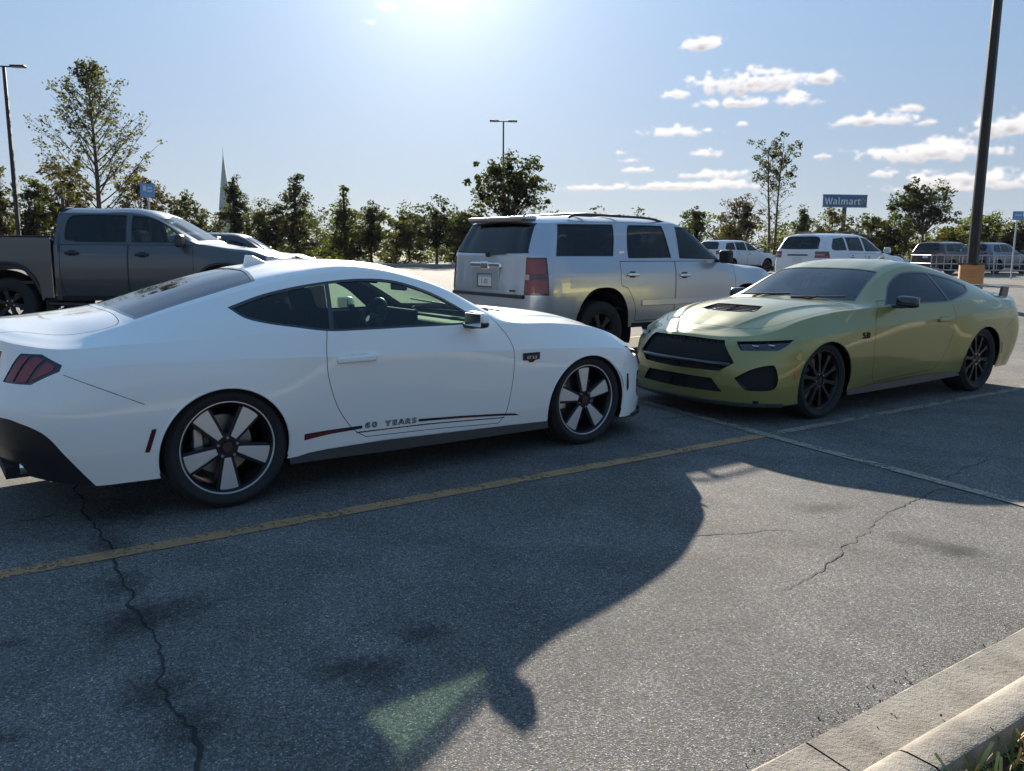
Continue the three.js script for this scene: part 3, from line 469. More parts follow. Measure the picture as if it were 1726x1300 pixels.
  // black lower rear bumper, rear lamps
  const diff = outline([[-1.4, 0.2, 1], [-1.4, 0.60, 1], [-1.10, 0.625], [-1.0, 0.60], [-0.90, 0.535], [-0.82, 0.42], [-0.735, 0.30], [-0.66, 0.2, 1]], 6);
  let lower; [lower, half] = cut(half, fromSide(diff, (x) => x < -0.5)); C.diffuser = offset(lower, -0.008);
  const tail = poly([[0.762, 0.945], [0.818, 0.940], [0.880, 0.885], [0.886, 0.855], [0.840, 0.792], [0.700, 0.80]]), rear = (x) => x < -0.62;
  let t0; [t0, half] = cut(half, fromEnd(tail, rear)); C.tailShell = t0;
  const tail2 = poly([[0.10, 0.955], [0.655, 0.95], [0.60, 0.81], [0.10, 0.81]]); let t1; [t1, half] = cut(half, fromEnd(tail2, rear)); C.tailInner = t1;
  // bumper seam from the lamp to the wheel arch
  half = cut(half, (x, y, z) => { if (z < 0.6 || x > -0.3) return 0.5; const ax = -0.80, ay = 0.838, ex = 0.36, ey = -0.18, t = clamp(((x - ax) * ex + (y - ay) * ey) / (ex * ex + ey * ey)); return Math.hypot(x - ax - ex * t, y - ay - ey * t) - 0.002; }, 0, 0.006)[1];
  // front openings
  const ahead = (x) => x > 3.0;
  C.openings = {};
  const opening = (key, P) => { const f = fromEnd(P, ahead); let i; [i, half] = cut(half, f); C.openings[key] = { P, face: i }; };
  opening('grille', outline([[-0.3, 0.712, 1], [0.0, 0.712], [0.425, 0.705, 1], [0.57, 0.525, 1], [0.455, 0.445, 1], [0.0, 0.435], [-0.3, 0.435, 1]], 5));
  opening('lower', outline([[-0.3, 0.375, 1], [0.385, 0.375, 1], [0.485, 0.262, 1], [-0.3, 0.25, 1]], 4));
  opening('side', outline([[0.585, 0.395, 1], [0.70, 0.475], [0.80, 0.515], [0.835, 0.50], [0.852, 0.38], [0.82, 0.30], [0.67, 0.295, 1]], 5));
  opening('head', outline([[0.525, 0.703, 1], [0.70, 0.715], [0.872, 0.730, 1], [0.862, 0.680], [0.83, 0.640, 1], [0.60, 0.630, 1]], 4));
  // doors
  const door = outline([[0.628, 0.99, 1], [0.600, 0.84], [0.612, 0.69], [0.672, 0.51], [0.775, 0.365], [0.87, 0.300, 1], [1.4, 0.285, 1], [1.90, 0.262, 1], [1.955, 0.34], [1.985, 0.50], [2.003, 0.70], [1.982, 0.845], [1.905, 0.955], [1.86, 1.02, 1], [1.2, 1.02, 1], [0.66, 1.04, 1]], 6);
  [C.door, half] = panel(half, fromSide(door, (x, y, z) => z > 0.7));
  // hood and boot lid, by thin gaps
  const hood = outline([[3.325, -0.2, 1], [3.325, 0.2], [3.265, 0.45], [3.16, 0.60], [2.98, 0.70], [2.6, 0.755], [2.20, 0.78], [2.125, 0.70], [2.16, 0.45], [2.19, 0.2], [2.19, -0.2, 1]], 6);
  [C.hood, half] = panel(half, fromTop(hood, (x, y) => x > 1.9 && y > 0.7));
  const ventLine = poly([[2.80, -0.2], [2.80, 0.27], [2.97, 0.33], [3.02, 0.20], [3.03, -0.2]]);
  let vent; [vent, C.hood] = cut(C.hood, fromTop(ventLine)); C.vent = offset(vent, -0.022); C.ventWall = wall(whole, [[2.80, 0], [2.80, 0.27], [2.97, 0.33], [3.02, 0.20], [3.03, 0]], 1, 1, 0.022);
  const lid = outline([[-0.475, -0.2, 1], [-0.475, 0.2], [-0.465, 0.5], [-0.50, 0.66], [-0.68, 0.655], [-0.85, 0.60], [-0.99, 0.50], [-1.3, 0.42, 1], [-1.3, -0.2, 1]], 6);
  [C.lid, half] = panel(half, fromTop(lid, (x, y) => x < -0.2 && y > 0.99));
  // painted marks on the side, cut out of the real surface and laid on it
  const onSide = (P) => cut(cut(whole, (x, y, z) => 0.7 - z)[0], fromSide(P))[0];
  C.stripeTop = [[[0.448, 0.377], [0.62, 0.379], [0.84, 0.3785], [0.84, 0.3585], [0.62, 0.352], [0.448, 0.337]], [[1.245, 0.372], [1.6, 0.354], [1.9, 0.334], [2.03, 0.322], [2.08, 0.303], [1.9, 0.318], [1.6, 0.338], [1.245, 0.354]]].map((P) => offset(onSide(poly(P)), 0.0012));
  C.stripeRed = [[[0.455, 0.368], [0.62, 0.370], [0.74, 0.3705], [0.74, 0.362], [0.62, 0.357], [0.455, 0.344]], [[1.42, 0.359], [1.6, 0.350], [1.85, 0.333], [1.85, 0.327], [1.6, 0.342], [1.42, 0.351]]].map((P) => offset(onSide(poly(P)), 0.0022));
  C.stripeThin = [[[0.80, 0.341], [1.3, 0.333], [1.95, 0.304], [1.95, 0.297], [1.3, 0.325], [0.80, 0.332]]].map((P) => offset(onSide(poly(P)), 0.0012));
  C.lettering = offset(onSide(poly([[0.85, 0.402], [1.24, 0.392], [1.24, 0.344], [0.85, 0.354]])), 0.0014);
  C.body = half; C.whole = whole;
  C.sideZ = (x, y) => cast(whole, 2, x, y, 1) ?? 0.92;
}
function signTexture(w, h, draw) { const c = document.createElement('canvas'); c.width = w; c.height = h; draw(c.getContext('2d'), w, h); const t = new THREE.CanvasTexture(c); t.colorSpace = THREE.SRGBColorSpace; return t; }

function coupe(o, opt) {
  const C = COUPE, P = opt.paint, A = (name, s, m, e) => put(name, geo(s), m, o, e);
  A('body', both(C.body), P); A('lining', both(C.lining), M.liner);
  A('hood', both(C.hood), P); A('boot_lid', both(C.lid), P);
  put('hood_vent', [geo(both(C.vent)), geo(both(C.ventWall))], M.black, o);
  const slats = []; for (const x of [2.84, 2.885, 2.93, 2.975]) slats.push(rbox(0.012, 0.006, 0.50, x, cast(C.whole, 1, x, 0.1, 1) - 0.010, 0, 0.002).rotateZ(0)); for (const s of slats) put('vent_slat', s, M.trim, o);
  A('windscreen', both(C.windscreen), opt.glassFront); A('windscreen_trim', both(C.windscreenTrim), M.gloss);
  A('rear_window', both(C.rearGlass), opt.glassRear); A('rear_window_trim', both(C.rearGlassTrim), M.gloss);
  A('diffuser', both(C.diffuser), M.trim);
  for (const [s, f] of [[1, (q) => q], [-1, mirrored]]) {
    const d = A('door', f(C.door), P);
    put('door_handle', (() => { const g = rbox(0.265, 0.042, 0.03, 0.795, 0.808, s * (C.sideZ(0.795, 0.81) + 0.008), 0.014, 3); return g; })(), P, d);
    put('handle_recess', rbox(0.15, 0.05, 0.012, 0.80, 0.822, s * (C.sideZ(0.795, 0.81) + 0.001), 0.006, 2), P, d);
    A('side_window', f(C.sideGlass), opt.glassSide); A('quarter_window', f(C.quarterGlass), opt.glassQuarter); A('window_trim', f(C.glassTrim), M.gloss);
    // rocker sill
    const sill = []; const xs = [0.36, 0.6, 1.0, 1.5, 2.0, 2.34]; const yb = [0.20, 0.198, 0.19, 0.183, 0.18, 0.178], yt = [0.245, 0.258, 0.262, 0.25, 0.238, 0.228], prof = [];
    for (let k = 0; k < xs.length - 1; k++) for (const [ya, yc, za, zc] of [[yt, yb, 0.893, 0.905], [yb, yb, 0.905, 0.78]]) { const v = [[xs[k], ya[k], s * za], [xs[k + 1], ya[k + 1], s * za], [xs[k + 1], yc[k + 1], s * zc], [xs[k], yc[k], s * zc]]; prof.push(quad(...v)); }
    put('side_skirt', prof, M.trim, o);
    // rear lamps
    const L = A('tail_light', f(offset(C.tailShell, -0.004)), M.gloss);
    const bars = [[[0.718, 0.812], [0.768, 0.806], [0.795, 0.93], [0.772, 0.93]], [[0.780, 0.805], [0.822, 0.803], [0.835, 0.915], [0.807, 0.928]], [[0.834, 0.808], [0.872, 0.858], [0.868, 0.884], [0.845, 0.905]]];
    for (const b of bars) put('lamp_bar', geo(f(offset(cut(C.tailShell, fromEnd(poly(b)))[0], 0.001))), M.redLens, L);
    A('inner_tail_light', f(offset(C.tailInner, -0.003)), M.darkRed);
    // side marker
    const mk = cut(cut(C.whole, (x, y, z) => 0.6 - z)[0], fromSide(poly([[-0.452, 0.395], [-0.427, 0.395], [-0.388, 0.52], [-0.412, 0.52]])))[0]; A('side_marker', f(offset(mk, 0.003)), M.darkRed);
    const fm = cut(cut(C.whole, (x, y, z) => 0.6 - z)[0], fromSide(poly([[3.115, 0.52], [3.138, 0.52], [3.15, 0.41], [3.135, 0.37], [3.118, 0.41]])))[0]; A('front_marker', f(offset(fm, 0.002)), opt.frontMarker ?? M.black);
    // wheel-arch lips and liners
    for (const [cx, cy, r] of [[-0.015, 0.335, 0.372], [2.705, 0.318, 0.380]]) {
      const pts = []; for (let k = 0; k <= 40; k++) { const a = -0.28 + k / 40 * (Math.PI + 0.56), x = cx + Math.cos(a) * (r + 0.002), y = cy + Math.sin(a) * (r + 0.002); if (y < 0.215) continue; const z = cast(C.whole, 2, x, y, 1); if (z) pts.push([x, y, s * (z - 0.003)]); }
      put('arch_lip', tube(pts, 0.008, 80, 6), P, o);
      put('arch_liner', arcBand(cx, cy, r + 0.006, s * 0.57, (y) => s * lerp(0.872, 0.934, smooth(0.18, 0.5, y))), M.liner, o);
    }
    // mirror: shell, glass side, foot
    const mz = s * 1.0, shell = new THREE.SphereGeometry(1, 24, 16); const pp = shell.attributes.position;
    for (let k = 0; k < pp.count; k++) { let x = pp.getX(k), y = pp.getY(k), z = pp.getZ(k); const e = 0.72, q = (v) => Math.sign(v) * Math.pow(Math.abs(v), e); x = x > 0 ? q(x) * 0.052 * (1 - 0.25 * Math.abs(y)) : q(x) * 0.030; y = q(y) * 0.055; z = q(z) * 0.108; pp.setXYZ(k, x, y - 0.012 * (z * s < 0 ? z * s / 0.118 : 0), z); }
    shell.computeVertexNormals();
    const under = shell.clone().scale(1.03, 0.55, 1.02).translate(1.635, 0.990, s * 1.005);
    const mir = put('mirror', shell.translate(1.635, 1.015, s * 1.005), opt.mirror, o);
    put('mirror_foot', [rbox(0.075, 0.03, 0.13, 1.645, 0.968, s * 0.92, 0.012), under], M.trim, mir);
    put('mirror_glass', rbox(0.006, 0.085, 0.19, 1.603, 1.017, s * 1.005, 0.002), M.chrome, mir);
    // fender badge
    const bz = C.sideZ(2.15, 0.72), sh = new THREE.Shape([[-0.072, 0.030], [0.072, 0.030], [0.070, -0.016], [0.030, -0.020], [0.014, -0.034], [-0.014, -0.034], [-0.030, -0.020], [-0.070, -0.016]].map((q) => new THREE.Vector2(...q)));
    if (opt.badge === 'plate') {
      const b = put('fender_badge', new THREE.ExtrudeGeometry(sh, { depth: 0.006, bevelEnabled: true, bevelSize: 0.002, bevelThickness: 0.002, bevelSegments: 1 }).rotateY(s < 0 ? Math.PI : 0).translate(2.15, 0.722, s * (bz + 0.001)), M.black, o);
      put('badge_lettering', textGeo('GT 5.0', 0.022, 0.002).rotateY(s < 0 ? Math.PI : 0).translate(2.15, 0.722, s * (bz + 0.0105)), M.silver, b);
    } else put('fender_badge', textGeo('5.0', 0.058, 0.006).rotateY(s < 0 ? Math.PI : 0).translate(2.155, 0.722, s * (bz + 0.003)), M.black, o);
    // wheels
    wheel(o, [0, 0.352, s * 0.785], s, { R: 0.352, w: 0.285, rim: 0.268, kind: opt.wheels, turn: opt.turnRear ?? 0, capM: opt.cap, disc: 0.175 });
    wheel(o, [2.72, 0.347, s * 0.775], s, { R: 0.347, w: 0.265, rim: 0.268, kind: opt.wheels, turn: opt.turnFront ?? 0, capM: opt.cap, disc: 0.19 });
    // head lamp
    const H = C.openings.head, hl = A('headlight', f(offset(H.face, -0.02)), M.lamp);
    put('lamp_surround', geo(f(wall(C.whole, H.P, 0, 1, 0.026))), M.black, hl);
    for (const [z0, y0, z1, y1] of [[0.63, 0.668, 0.72, 0.675], [0.735, 0.676, 0.815, 0.686]]) put('projector', rbox(0.012, 0.014, 0.07, (cast(C.whole, 0, y0, (z0 + z1) / 2, 1) ?? 3.35) - 0.024, (y0 + y1) / 2, s * (z0 + z1) / 2, 0.005), M.silver, hl);
    const S = C.openings.side; A('side_intake', f(offset(S.face, 0, -0.07)), M.black); put('intake_surround', geo(f(wall(C.whole, S.P, 0, 1, 0.08, 0.12))), M.trim, o);
  }
  // grille: mesh panel, surround, cross bars
  const G = C.openings.grille, gP = G.P.filter((q) => q[0] > -0.02);
  A('grille', both(offset(G.face, 0, -0.075)), M.black); put('grille_surround', geo(both(wall(C.whole, gP, 0, 1, 0.085, 0.04))), M.gloss, o);
  for (const [y, h] of [[0.655, 0.005], [0.62, 0.005], [0.585, 0.005], [0.55, 0.005]]) put('grille_bar', frontBar(y, 0.50, h, 0.055), M.trim, o);
  for (let k = 0; k < 17; k++) { const z = -0.48 + 0.06 * k, x = (cast(C.whole, 0, 0.60, Math.abs(z), 1) ?? 3.5) - 0.058; put('grille_bar', bar([x - 0.004, 0.515, z], [x - 0.012, 0.695, z], 0.004, 0.004, 5), M.trim, o); }
  put('grille_beam', frontBar(0.502, 0.53, 0.022, 0.02), M.gloss, o);
  for (const s of [-1, 1]) put('grille_post', rbox(0.012, 0.165, 0.020, 3.475, 0.60, s * 0.325, 0.004), M.lampBar, o);
  const Lw = C.openings.lower, lP = Lw.P.filter((q) => q[0] > -0.02);
  A('lower_intake', both(offset(Lw.face, 0, -0.09)), M.black); put('lower_intake_surround', geo(both(wall(C.whole, lP, 0, 1, 0.10, 0.05))), M.trim, o);
  // splitter under the nose
  const spl = []; for (let k = 0; k <= 24; k++) { const z = -0.86 + 1.72 * k / 24, x = (cast(C.whole, 0, 0.19, Math.abs(z), 1) ?? 3.2); spl.push([x, z]); }
  const shape = new THREE.Shape(); shape.moveTo(3.0, -0.86); for (const [x, z] of spl) shape.lineTo(x + 0.03, z); shape.lineTo(3.0, 0.86);
  put('front_splitter', new THREE.ExtrudeGeometry(shape, { depth: 0.022, bevelEnabled: true, bevelSize: 0.004, bevelThickness: 0.004, bevelSegments: 1 }).rotateX(Math.PI / 2).translate(0, 0.178, 0), M.trim, o);
  put('undertray', [box(1.9, 0.06, 1.62, 1.35, 0.22, 0), box(0.95, 0.06, 1.1, -0.1, 0.26, 0), box(0.9, 0.05, 1.16, 2.75, 0.24, 0), box(0.7, 0.06, 1.3, -0.72, 0.31, 0), box(0.5, 0.05, 1.5, 3.18, 0.18, 0)], M.liner, o);
  for (const z of [0.55, 0.67, -0.55, -0.67]) put('exhaust_tip',  cyl(0.045, 0.045, 0.14, 0, 0, 0, 20).rotateZ(Math.PI / 2).translate(-0.94, 0.345, z), M.chrome, o);
  // fin aerial
  const fin = new THREE.Shape([[0.11, 0], [-0.05, 0.072], [-0.085, 0.075], [-0.10, 0.0]].map((q) => new THREE.Vector2(...q)));
  put('roof_aerial', new THREE.ExtrudeGeometry(fin, { depth: 0.018, bevelEnabled: true, bevelSize: 0.008, bevelThickness: 0.008, bevelSegments: 2 }).translate(0.54, 1.345, -0.009), P, o);
  // wipers
  for (const [z, a] of [[0.28, 0], [-0.35, 0]]) put('wiper', [bar([2.13, 1.03, z + 0.28], [2.06, 1.058, z - 0.28], 0.008), bar([2.16, 1.015, z + 0.1], [2.10, 1.045, z], 0.009)], M.trim, o);
  // cabin
  const floor = put('cabin_floor', [box(2.0, 0.02, 1.6, 1.2, 0.30, 0), box(0.6, 0.02, 1.4, 0.0, 0.62, 0), box(0.9, 0.02, 1.2, -0.2, 0.98, 0)], M.liner, o);
  put('dashboard', [rbox(0.42, 0.30, 1.52, 1.92, 0.80, 0, 0.08, 3), rbox(0.22, 0.06, 1.40, 2.02, 0.94, 0, 0.03, 2), rbox(0.05, 0.13, 0.62, 1.74, 0.95, -0.30, 0.02, 2)], M.cloth, o);
  for (const s of [-1, 1]) {
    const seat = put('front_seat', [rbox(0.52, 0.14, 0.50, 1.16, 0.52, s * 0.37, 0.05, 3), rbox(0.14, 0.62, 0.48, 0, 0, 0, 0.06, 3).rotateZ(0.38).translate(0.84, 0.80, s * 0.37)], M.cloth, o);
    put('headrest', rbox(0.09, 0.18, 0.26, 0, 0, 0, 0.04, 3).rotateZ(0.30).translate(0.685, 1.135, s * 0.37), M.cloth, seat);
  }
  put('rear_seat', [rbox(0.4, 0.14, 1.1, 0.42, 0.55, 0, 0.05, 3), rbox(0.12, 0.50, 1.1, 0, 0, 0, 0.05, 3).rotateZ(0.5).translate(0.12, 0.80, 0)], M.cloth, o);
  const sw = put('steering_wheel', [new THREE.TorusGeometry(0.178, 0.017, 10, 40), rbox(0.33, 0.05, 0.02, 0, 0, 0, 0.01), rbox(0.05, 0.17, 0.02, 0, -0.085, 0, 0.01), cyl(0.055, 0.06, 0.05).rotateX(Math.PI / 2)].map((g) => bare(g).rotateY(-Math.PI / 2).rotateZ(-0.42).translate(1.56, 0.915, -0.37)), M.black, o);
  put('wheel_emblem', cyl(0.026, 0.026, 0.006, 0, 0, 0, 16).rotateZ(Math.PI / 2).rotateZ(-0.42).translate(1.525, 0.93, -0.37), M.chrome, sw);
  for (const s of [-1, 1]) put('sun_visor', rbox(0.20, 0.018, 0.40, 0, 0, 0, 0.008).rotateZ(-0.32).translate(1.405, 1.252, s * 0.34), M.cloth, o);
  put('interior_mirror', rbox(0.03, 0.065, 0.22, 1.60, 1.20, 0, 0.012), M.black, o);
  if (opt.extra) opt.extra(o, C, A);
  return o;
}
function quad(a, b, c, d) { const g = new THREE.BufferGeometry(); g.setAttribute('position', new THREE.Float32BufferAttribute([...a, ...b, ...c, ...a, ...c, ...d], 3)); g.setAttribute('uv', new THREE.Float32BufferAttribute([0, 0, 1, 0, 1, 1, 0, 0, 1, 1, 0, 1], 2)); g.computeVertexNormals(); return g; }
function arcBand(cx, cy, r, z0, z1, a0 = -0.3, a1 = Math.PI + 0.3, n = 32) {
  const p = [], q = [], idx = []; for (let k = 0; k <= n; k++) { const a = lerp(a0, a1, k / n), c = Math.cos(a), s = Math.sin(a), ze = typeof z1 === 'function' ? z1(cy + s * r) : z1; p.push(cx + c * r, cy + s * r, z0, cx + c * r, cy + s * r, ze, cx, cy, z0); q.push(-c, -s, 0, -c, -s, 0, 0, 0, Math.sign(ze)); }
  for (let k = 0; k < n; k++) { const a = 3 * k; idx.push(a, a + 1, a + 4, a, a + 4, a + 3, a, a + 3, a + 5); }
  const g = new THREE.BufferGeometry(); g.setAttribute('position', new THREE.Float32BufferAttribute(p, 3)); g.setAttribute('normal', new THREE.Float32BufferAttribute(q, 3)); g.setIndex(idx); return bare(g);
}
function frontBar(y, zMax, h, back) { const pts = []; for (let k = 0; k <= 20; k++) { const z = -zMax + 2 * zMax * k / 20, x = cast(COUPE.whole, 0, y, Math.abs(z), 1) ?? 3.5; pts.push([x - back, y, z]); } return tube(pts, h, 40, 8); }
const font = await new FontLoader().loadAsync('fonts/droid/droid_sans_bold.typeface.json');
function textGeo(text, size, depth) { const g = new TextGeometry(text, { font, size, depth, curveSegments: 4 }); g.computeBoundingBox(); const b = g.boundingBox; return g.translate(-(b.min.x + b.max.x) / 2, -(b.min.y + b.max.y) / 2, 0); }

{
  const white = thing('parked_coupe', 'white two-door coupe with silver five-spoke wheels and red side stripe', 'car', [-2.1488, 0, -5.2937], 0.6346);
  const capM = phys([0.05, 0.014, 0.016], { roughness: 0.3, clearcoat: 1 });
  coupe(white, {
    paint: paint([0.86, 0.85, 0.81]), mirror: null, wheels: 'five', turnRear: -Math.PI / 2, turnFront: Math.PI / 2 + 0.06, cap: capM, badge: 'plate',
    glassFront: pane([0.60, 0.74, 0.64]), glassSide: pane([0.56, 0.71, 0.61]), glassQuarter: pane([0.025, 0.025, 0.027]), glassRear: pane([0.02, 0.025, 0.03], { ior: 1.9 }), mirror: paint([0.86, 0.85, 0.81]),
    extra(o, C, A) {
      const navy = std([0.012, 0.013, 0.02], 0.4), red = std([0.16, 0.012, 0.016], 0.4);
      const letters = std([1, 1, 1], 0.45, 0, { transparent: true, map: signTexture(780, 116, (x, w, h) => { x.clearRect(0, 0, w, h); x.strokeStyle = '#23252e'; x.lineWidth = 10; x.font = 'bold 112px sans-serif'; x.textAlign = 'center'; x.textBaseline = 'middle'; x.scale(1.18, 1); [...'60 YEARS'].forEach((ch, k) => x.strokeText(ch, (52 + k * 96.5) / 1.18, h / 2 + 6)); }) });
      for (const [s, f] of [[1, (q) => q], [-1, mirrored]]) {
        for (const q of C.stripeTop) A('side_stripe', f(q), navy); for (const q of C.stripeRed) A('red_stripe', f(q), red); for (const q of C.stripeThin) A('thin_stripe', f(q), navy);
        put('stripe_lettering', geo(f(C.lettering), (x, y) => { const u = (x - 0.85) / 0.39, v = (y - (0.354 - (x - 0.85) * 0.0256)) / 0.048; return [s > 0 ? u : 1 - u, v]; }), letters, o);
      }
    },
  });
  const green = thing('parked_coupe', 'olive yellow two-door coupe with black wheels and rear wing', 'car', [4.4827, 0, -9.5114], 3.7479);
  const olive = paint([0.285, 0.262, 0.082], { metalness: 0.42, roughness: 0.40 }), dark = pane([0.10, 0.11, 0.12]);
  coupe(green, {
    paint: olive, mirror: M.gloss, wheels: 'ten', turnRear: 0.2, turnFront: 0.1, badge: 'letters', glassFront: pane([0.26, 0.30, 0.30], { ior: 1.7 }), glassSide: dark, glassQuarter: pane([0.06, 0.06, 0.065]), glassRear: dark, frontMarker: M.amber,
    extra(o, C) {
      const pts = []; for (let k = 0; k <= 16; k++) { const z = -0.70 + 1.40 * k / 16; pts.push([-1.0 + 0.12 * (z / 0.70) ** 2, 1.098 - 0.012 * (z / 0.70) ** 4, z]); }
      const g = tube(pts, 0.02, 48, 10); const pos = g.attributes.position; for (let k = 0; k < pos.count; k++) { const cy = 1.095; pos.setY(k, cy + (pos.getY(k) - cy) * 0.65); const zc = pos.getZ(k), cx = -1.0 + 0.12 * (zc / 0.70) ** 2; pos.setX(k, cx + (pos.getX(k) - cx) * 3.2); } g.computeVertexNormals();
      const wing = put('rear_wing', g, M.gloss, o);
      for (const s of [-1, 1]) put('wing_support', new THREE.ExtrudeGeometry(new THREE.Shape([[-0.95, 1.092], [-0.82, 1.096], [-0.78, 0.98], [-0.93, 0.99]].map((q) => new THREE.Vector2(...q))), { depth: 0.02, bevelEnabled: true, bevelSize: 0.006, bevelThickness: 0.006, bevelSegments: 2 }).translate(0, 0, s > 0 ? 0.69 : -0.71), M.gloss, wing);
    },
  });
}

// ---------- tall vehicles: same sheet metal tools, one set of measures each ----------
// x forward from the rear axle, z to the right; d holds the measures of one kind of vehicle
function tallBody(d) {
  const W = d.half, b = d.belt, y0 = d.sill, R = d.roof, rr = d.railZ, ry = R - (d.railDrop ?? 0.09), T = d.tail, N = d.nose, A = d.pillarTop, B = d.pillarBase, rx = d.roofEnd, h = d.hood, cy = d.cowl ?? h + 0.03, wb = d.base, L = (f) => lerp(y0, b, f), bt = d.beltRear ?? b, nb = d.noseTop ?? h - 0.12;
  const xm = [T + 0.62, 0.35, lerp(0.35, A, 0.5), A - 0.05];
  const ring = (f, dz, dT, dN, yy, yh) => { // one row round the lower body: f its height, dz how far in
    const y = (k) => k, ys = L(f);
    return [[T + dT, ys, 0], [T + dT + 0.01, ys, W * 0.55], [T + dT + 0.05, ys, W * 0.86], [T + dT + 0.17, ys, W - dz - 0.01], [xm[0], ys, W - dz], [xm[1], ys, W - dz], [xm[2], ys, W - dz], [xm[3] + 0.15, ys, W - dz], [B, yy ?? ys, W - dz], [wb + 0.05, yh ?? ys, W - dz - 0.005], [N - 0.42, yh ?? ys, W - dz - 0.02], [N - 0.22 - dN, yh ?? ys, W - dz - 0.07], [N - 0.10 - dN, yh ?? ys, W * 0.80], [N - 0.02 - dN, yh ?? ys, W * 0.5], [N - dN, yh ?? ys, 0]];
  };
  const hl = (f) => lerp(y0, nb, f);
  const rows = [
    ring(0, 0.06, 0.05, 0.06, L(0), hl(0)), ring(0.28, 0.015, 0, 0, L(0.28), hl(0.3)), ring(0.58, 0, 0, 0, L(0.57), hl(0.6)), ring(0.85, 0.012, 0.02, 0.02, L(0.82), hl(0.86)),
    (() => { const r = ring(1, 0.045, 0.035, 0.06, b - 0.02, nb); for (const k of [0, 1, 2, 3]) r[k][1] = bt; r[8] = [B + 0.02, cy - 0.03, W - 0.06]; r[9] = [wb + 0.05, h - 0.05, W - 0.10]; r[10] = [N - 0.42, h - 0.09, W - 0.13]; r[11] = [N - 0.24, nb + 0.02, W - 0.17]; return r; })(),
    [[rx, ry, 0], [rx + 0.005, ry - 0.005, rr * 0.6], [rx + 0.03, ry - 0.02, rr * 0.93], [rx + 0.16, ry - 0.02, rr + 0.012], [xm[0] + 0.1, ry, rr + 0.015], [xm[1], ry + 0.01, rr + 0.015], [xm[2], ry + 0.012, rr + 0.012], [A, ry - 0.02, rr], [B, cy, W - 0.16], [wb + 0.05, h - 0.012, W - 0.30], [N - 0.45, h - 0.05, W - 0.34], [N - 0.30, nb + 0.06, W - 0.38], [N - 0.24, nb + 0.045, W * 0.55], [N - 0.19, nb + 0.04, W * 0.35], [N - 0.17, nb + 0.04, 0]],
    [[rx + 0.06, R - 0.035, 0], [rx + 0.07, R - 0.035, rr * 0.4], [rx + 0.10, R - 0.035, rr * 0.6], [rx + 0.2, R - 0.03, rr * 0.7], [xm[0] + 0.1, R - 0.015, rr * 0.7], [xm[1], R - 0.008, rr * 0.7], [xm[2], R - 0.01, rr * 0.7], [A + 0.03, R - 0.055, rr * 0.68], [B + 0.09, cy + 0.012, W * 0.55], [wb + 0.05, h + 0.005, W * 0.45], [N - 0.5, h - 0.03, W * 0.42], [N - 0.36, nb + 0.085, W * 0.38], [N - 0.31, nb + 0.07, W * 0.32], [N - 0.27, nb + 0.065, W * 0.2], [N - 0.25, nb + 0.065, 0]],
    [[rx + 0.12, R - 0.02, 0], [rx + 0.13, R - 0.02, 0], [rx + 0.16, R - 0.02, 0], [rx + 0.22, R - 0.015, 0], [xm[0] + 0.1, R - 0.003, 0], [xm[1], R, 0], [xm[2], R, 0], [A + 0.04, R - 0.045, 0], [B + 0.13, cy + 0.02, 0], [wb + 0.05, h + 0.012, 0], [N - 0.52, h - 0.02, 0], [N - 0.42, nb + 0.095, 0], [N - 0.37, nb + 0.08, 0], [N - 0.34, nb + 0.075, 0], [N - 0.32, nb + 0.075, 0]],
  ];
  return skin(rows, { nu: d.nu ?? 6, nv: d.nv ?? 6, creaseU: (i, j) => (i === 8 && j >= 5 ? 1 : (i === 3 && j >= 5) ? 0.7 : 0), creaseV: (j, u) => (j === 4 ? 0.8 : j === 5 ? 0.6 : j === 3 ? 0.4 : 0) });
}
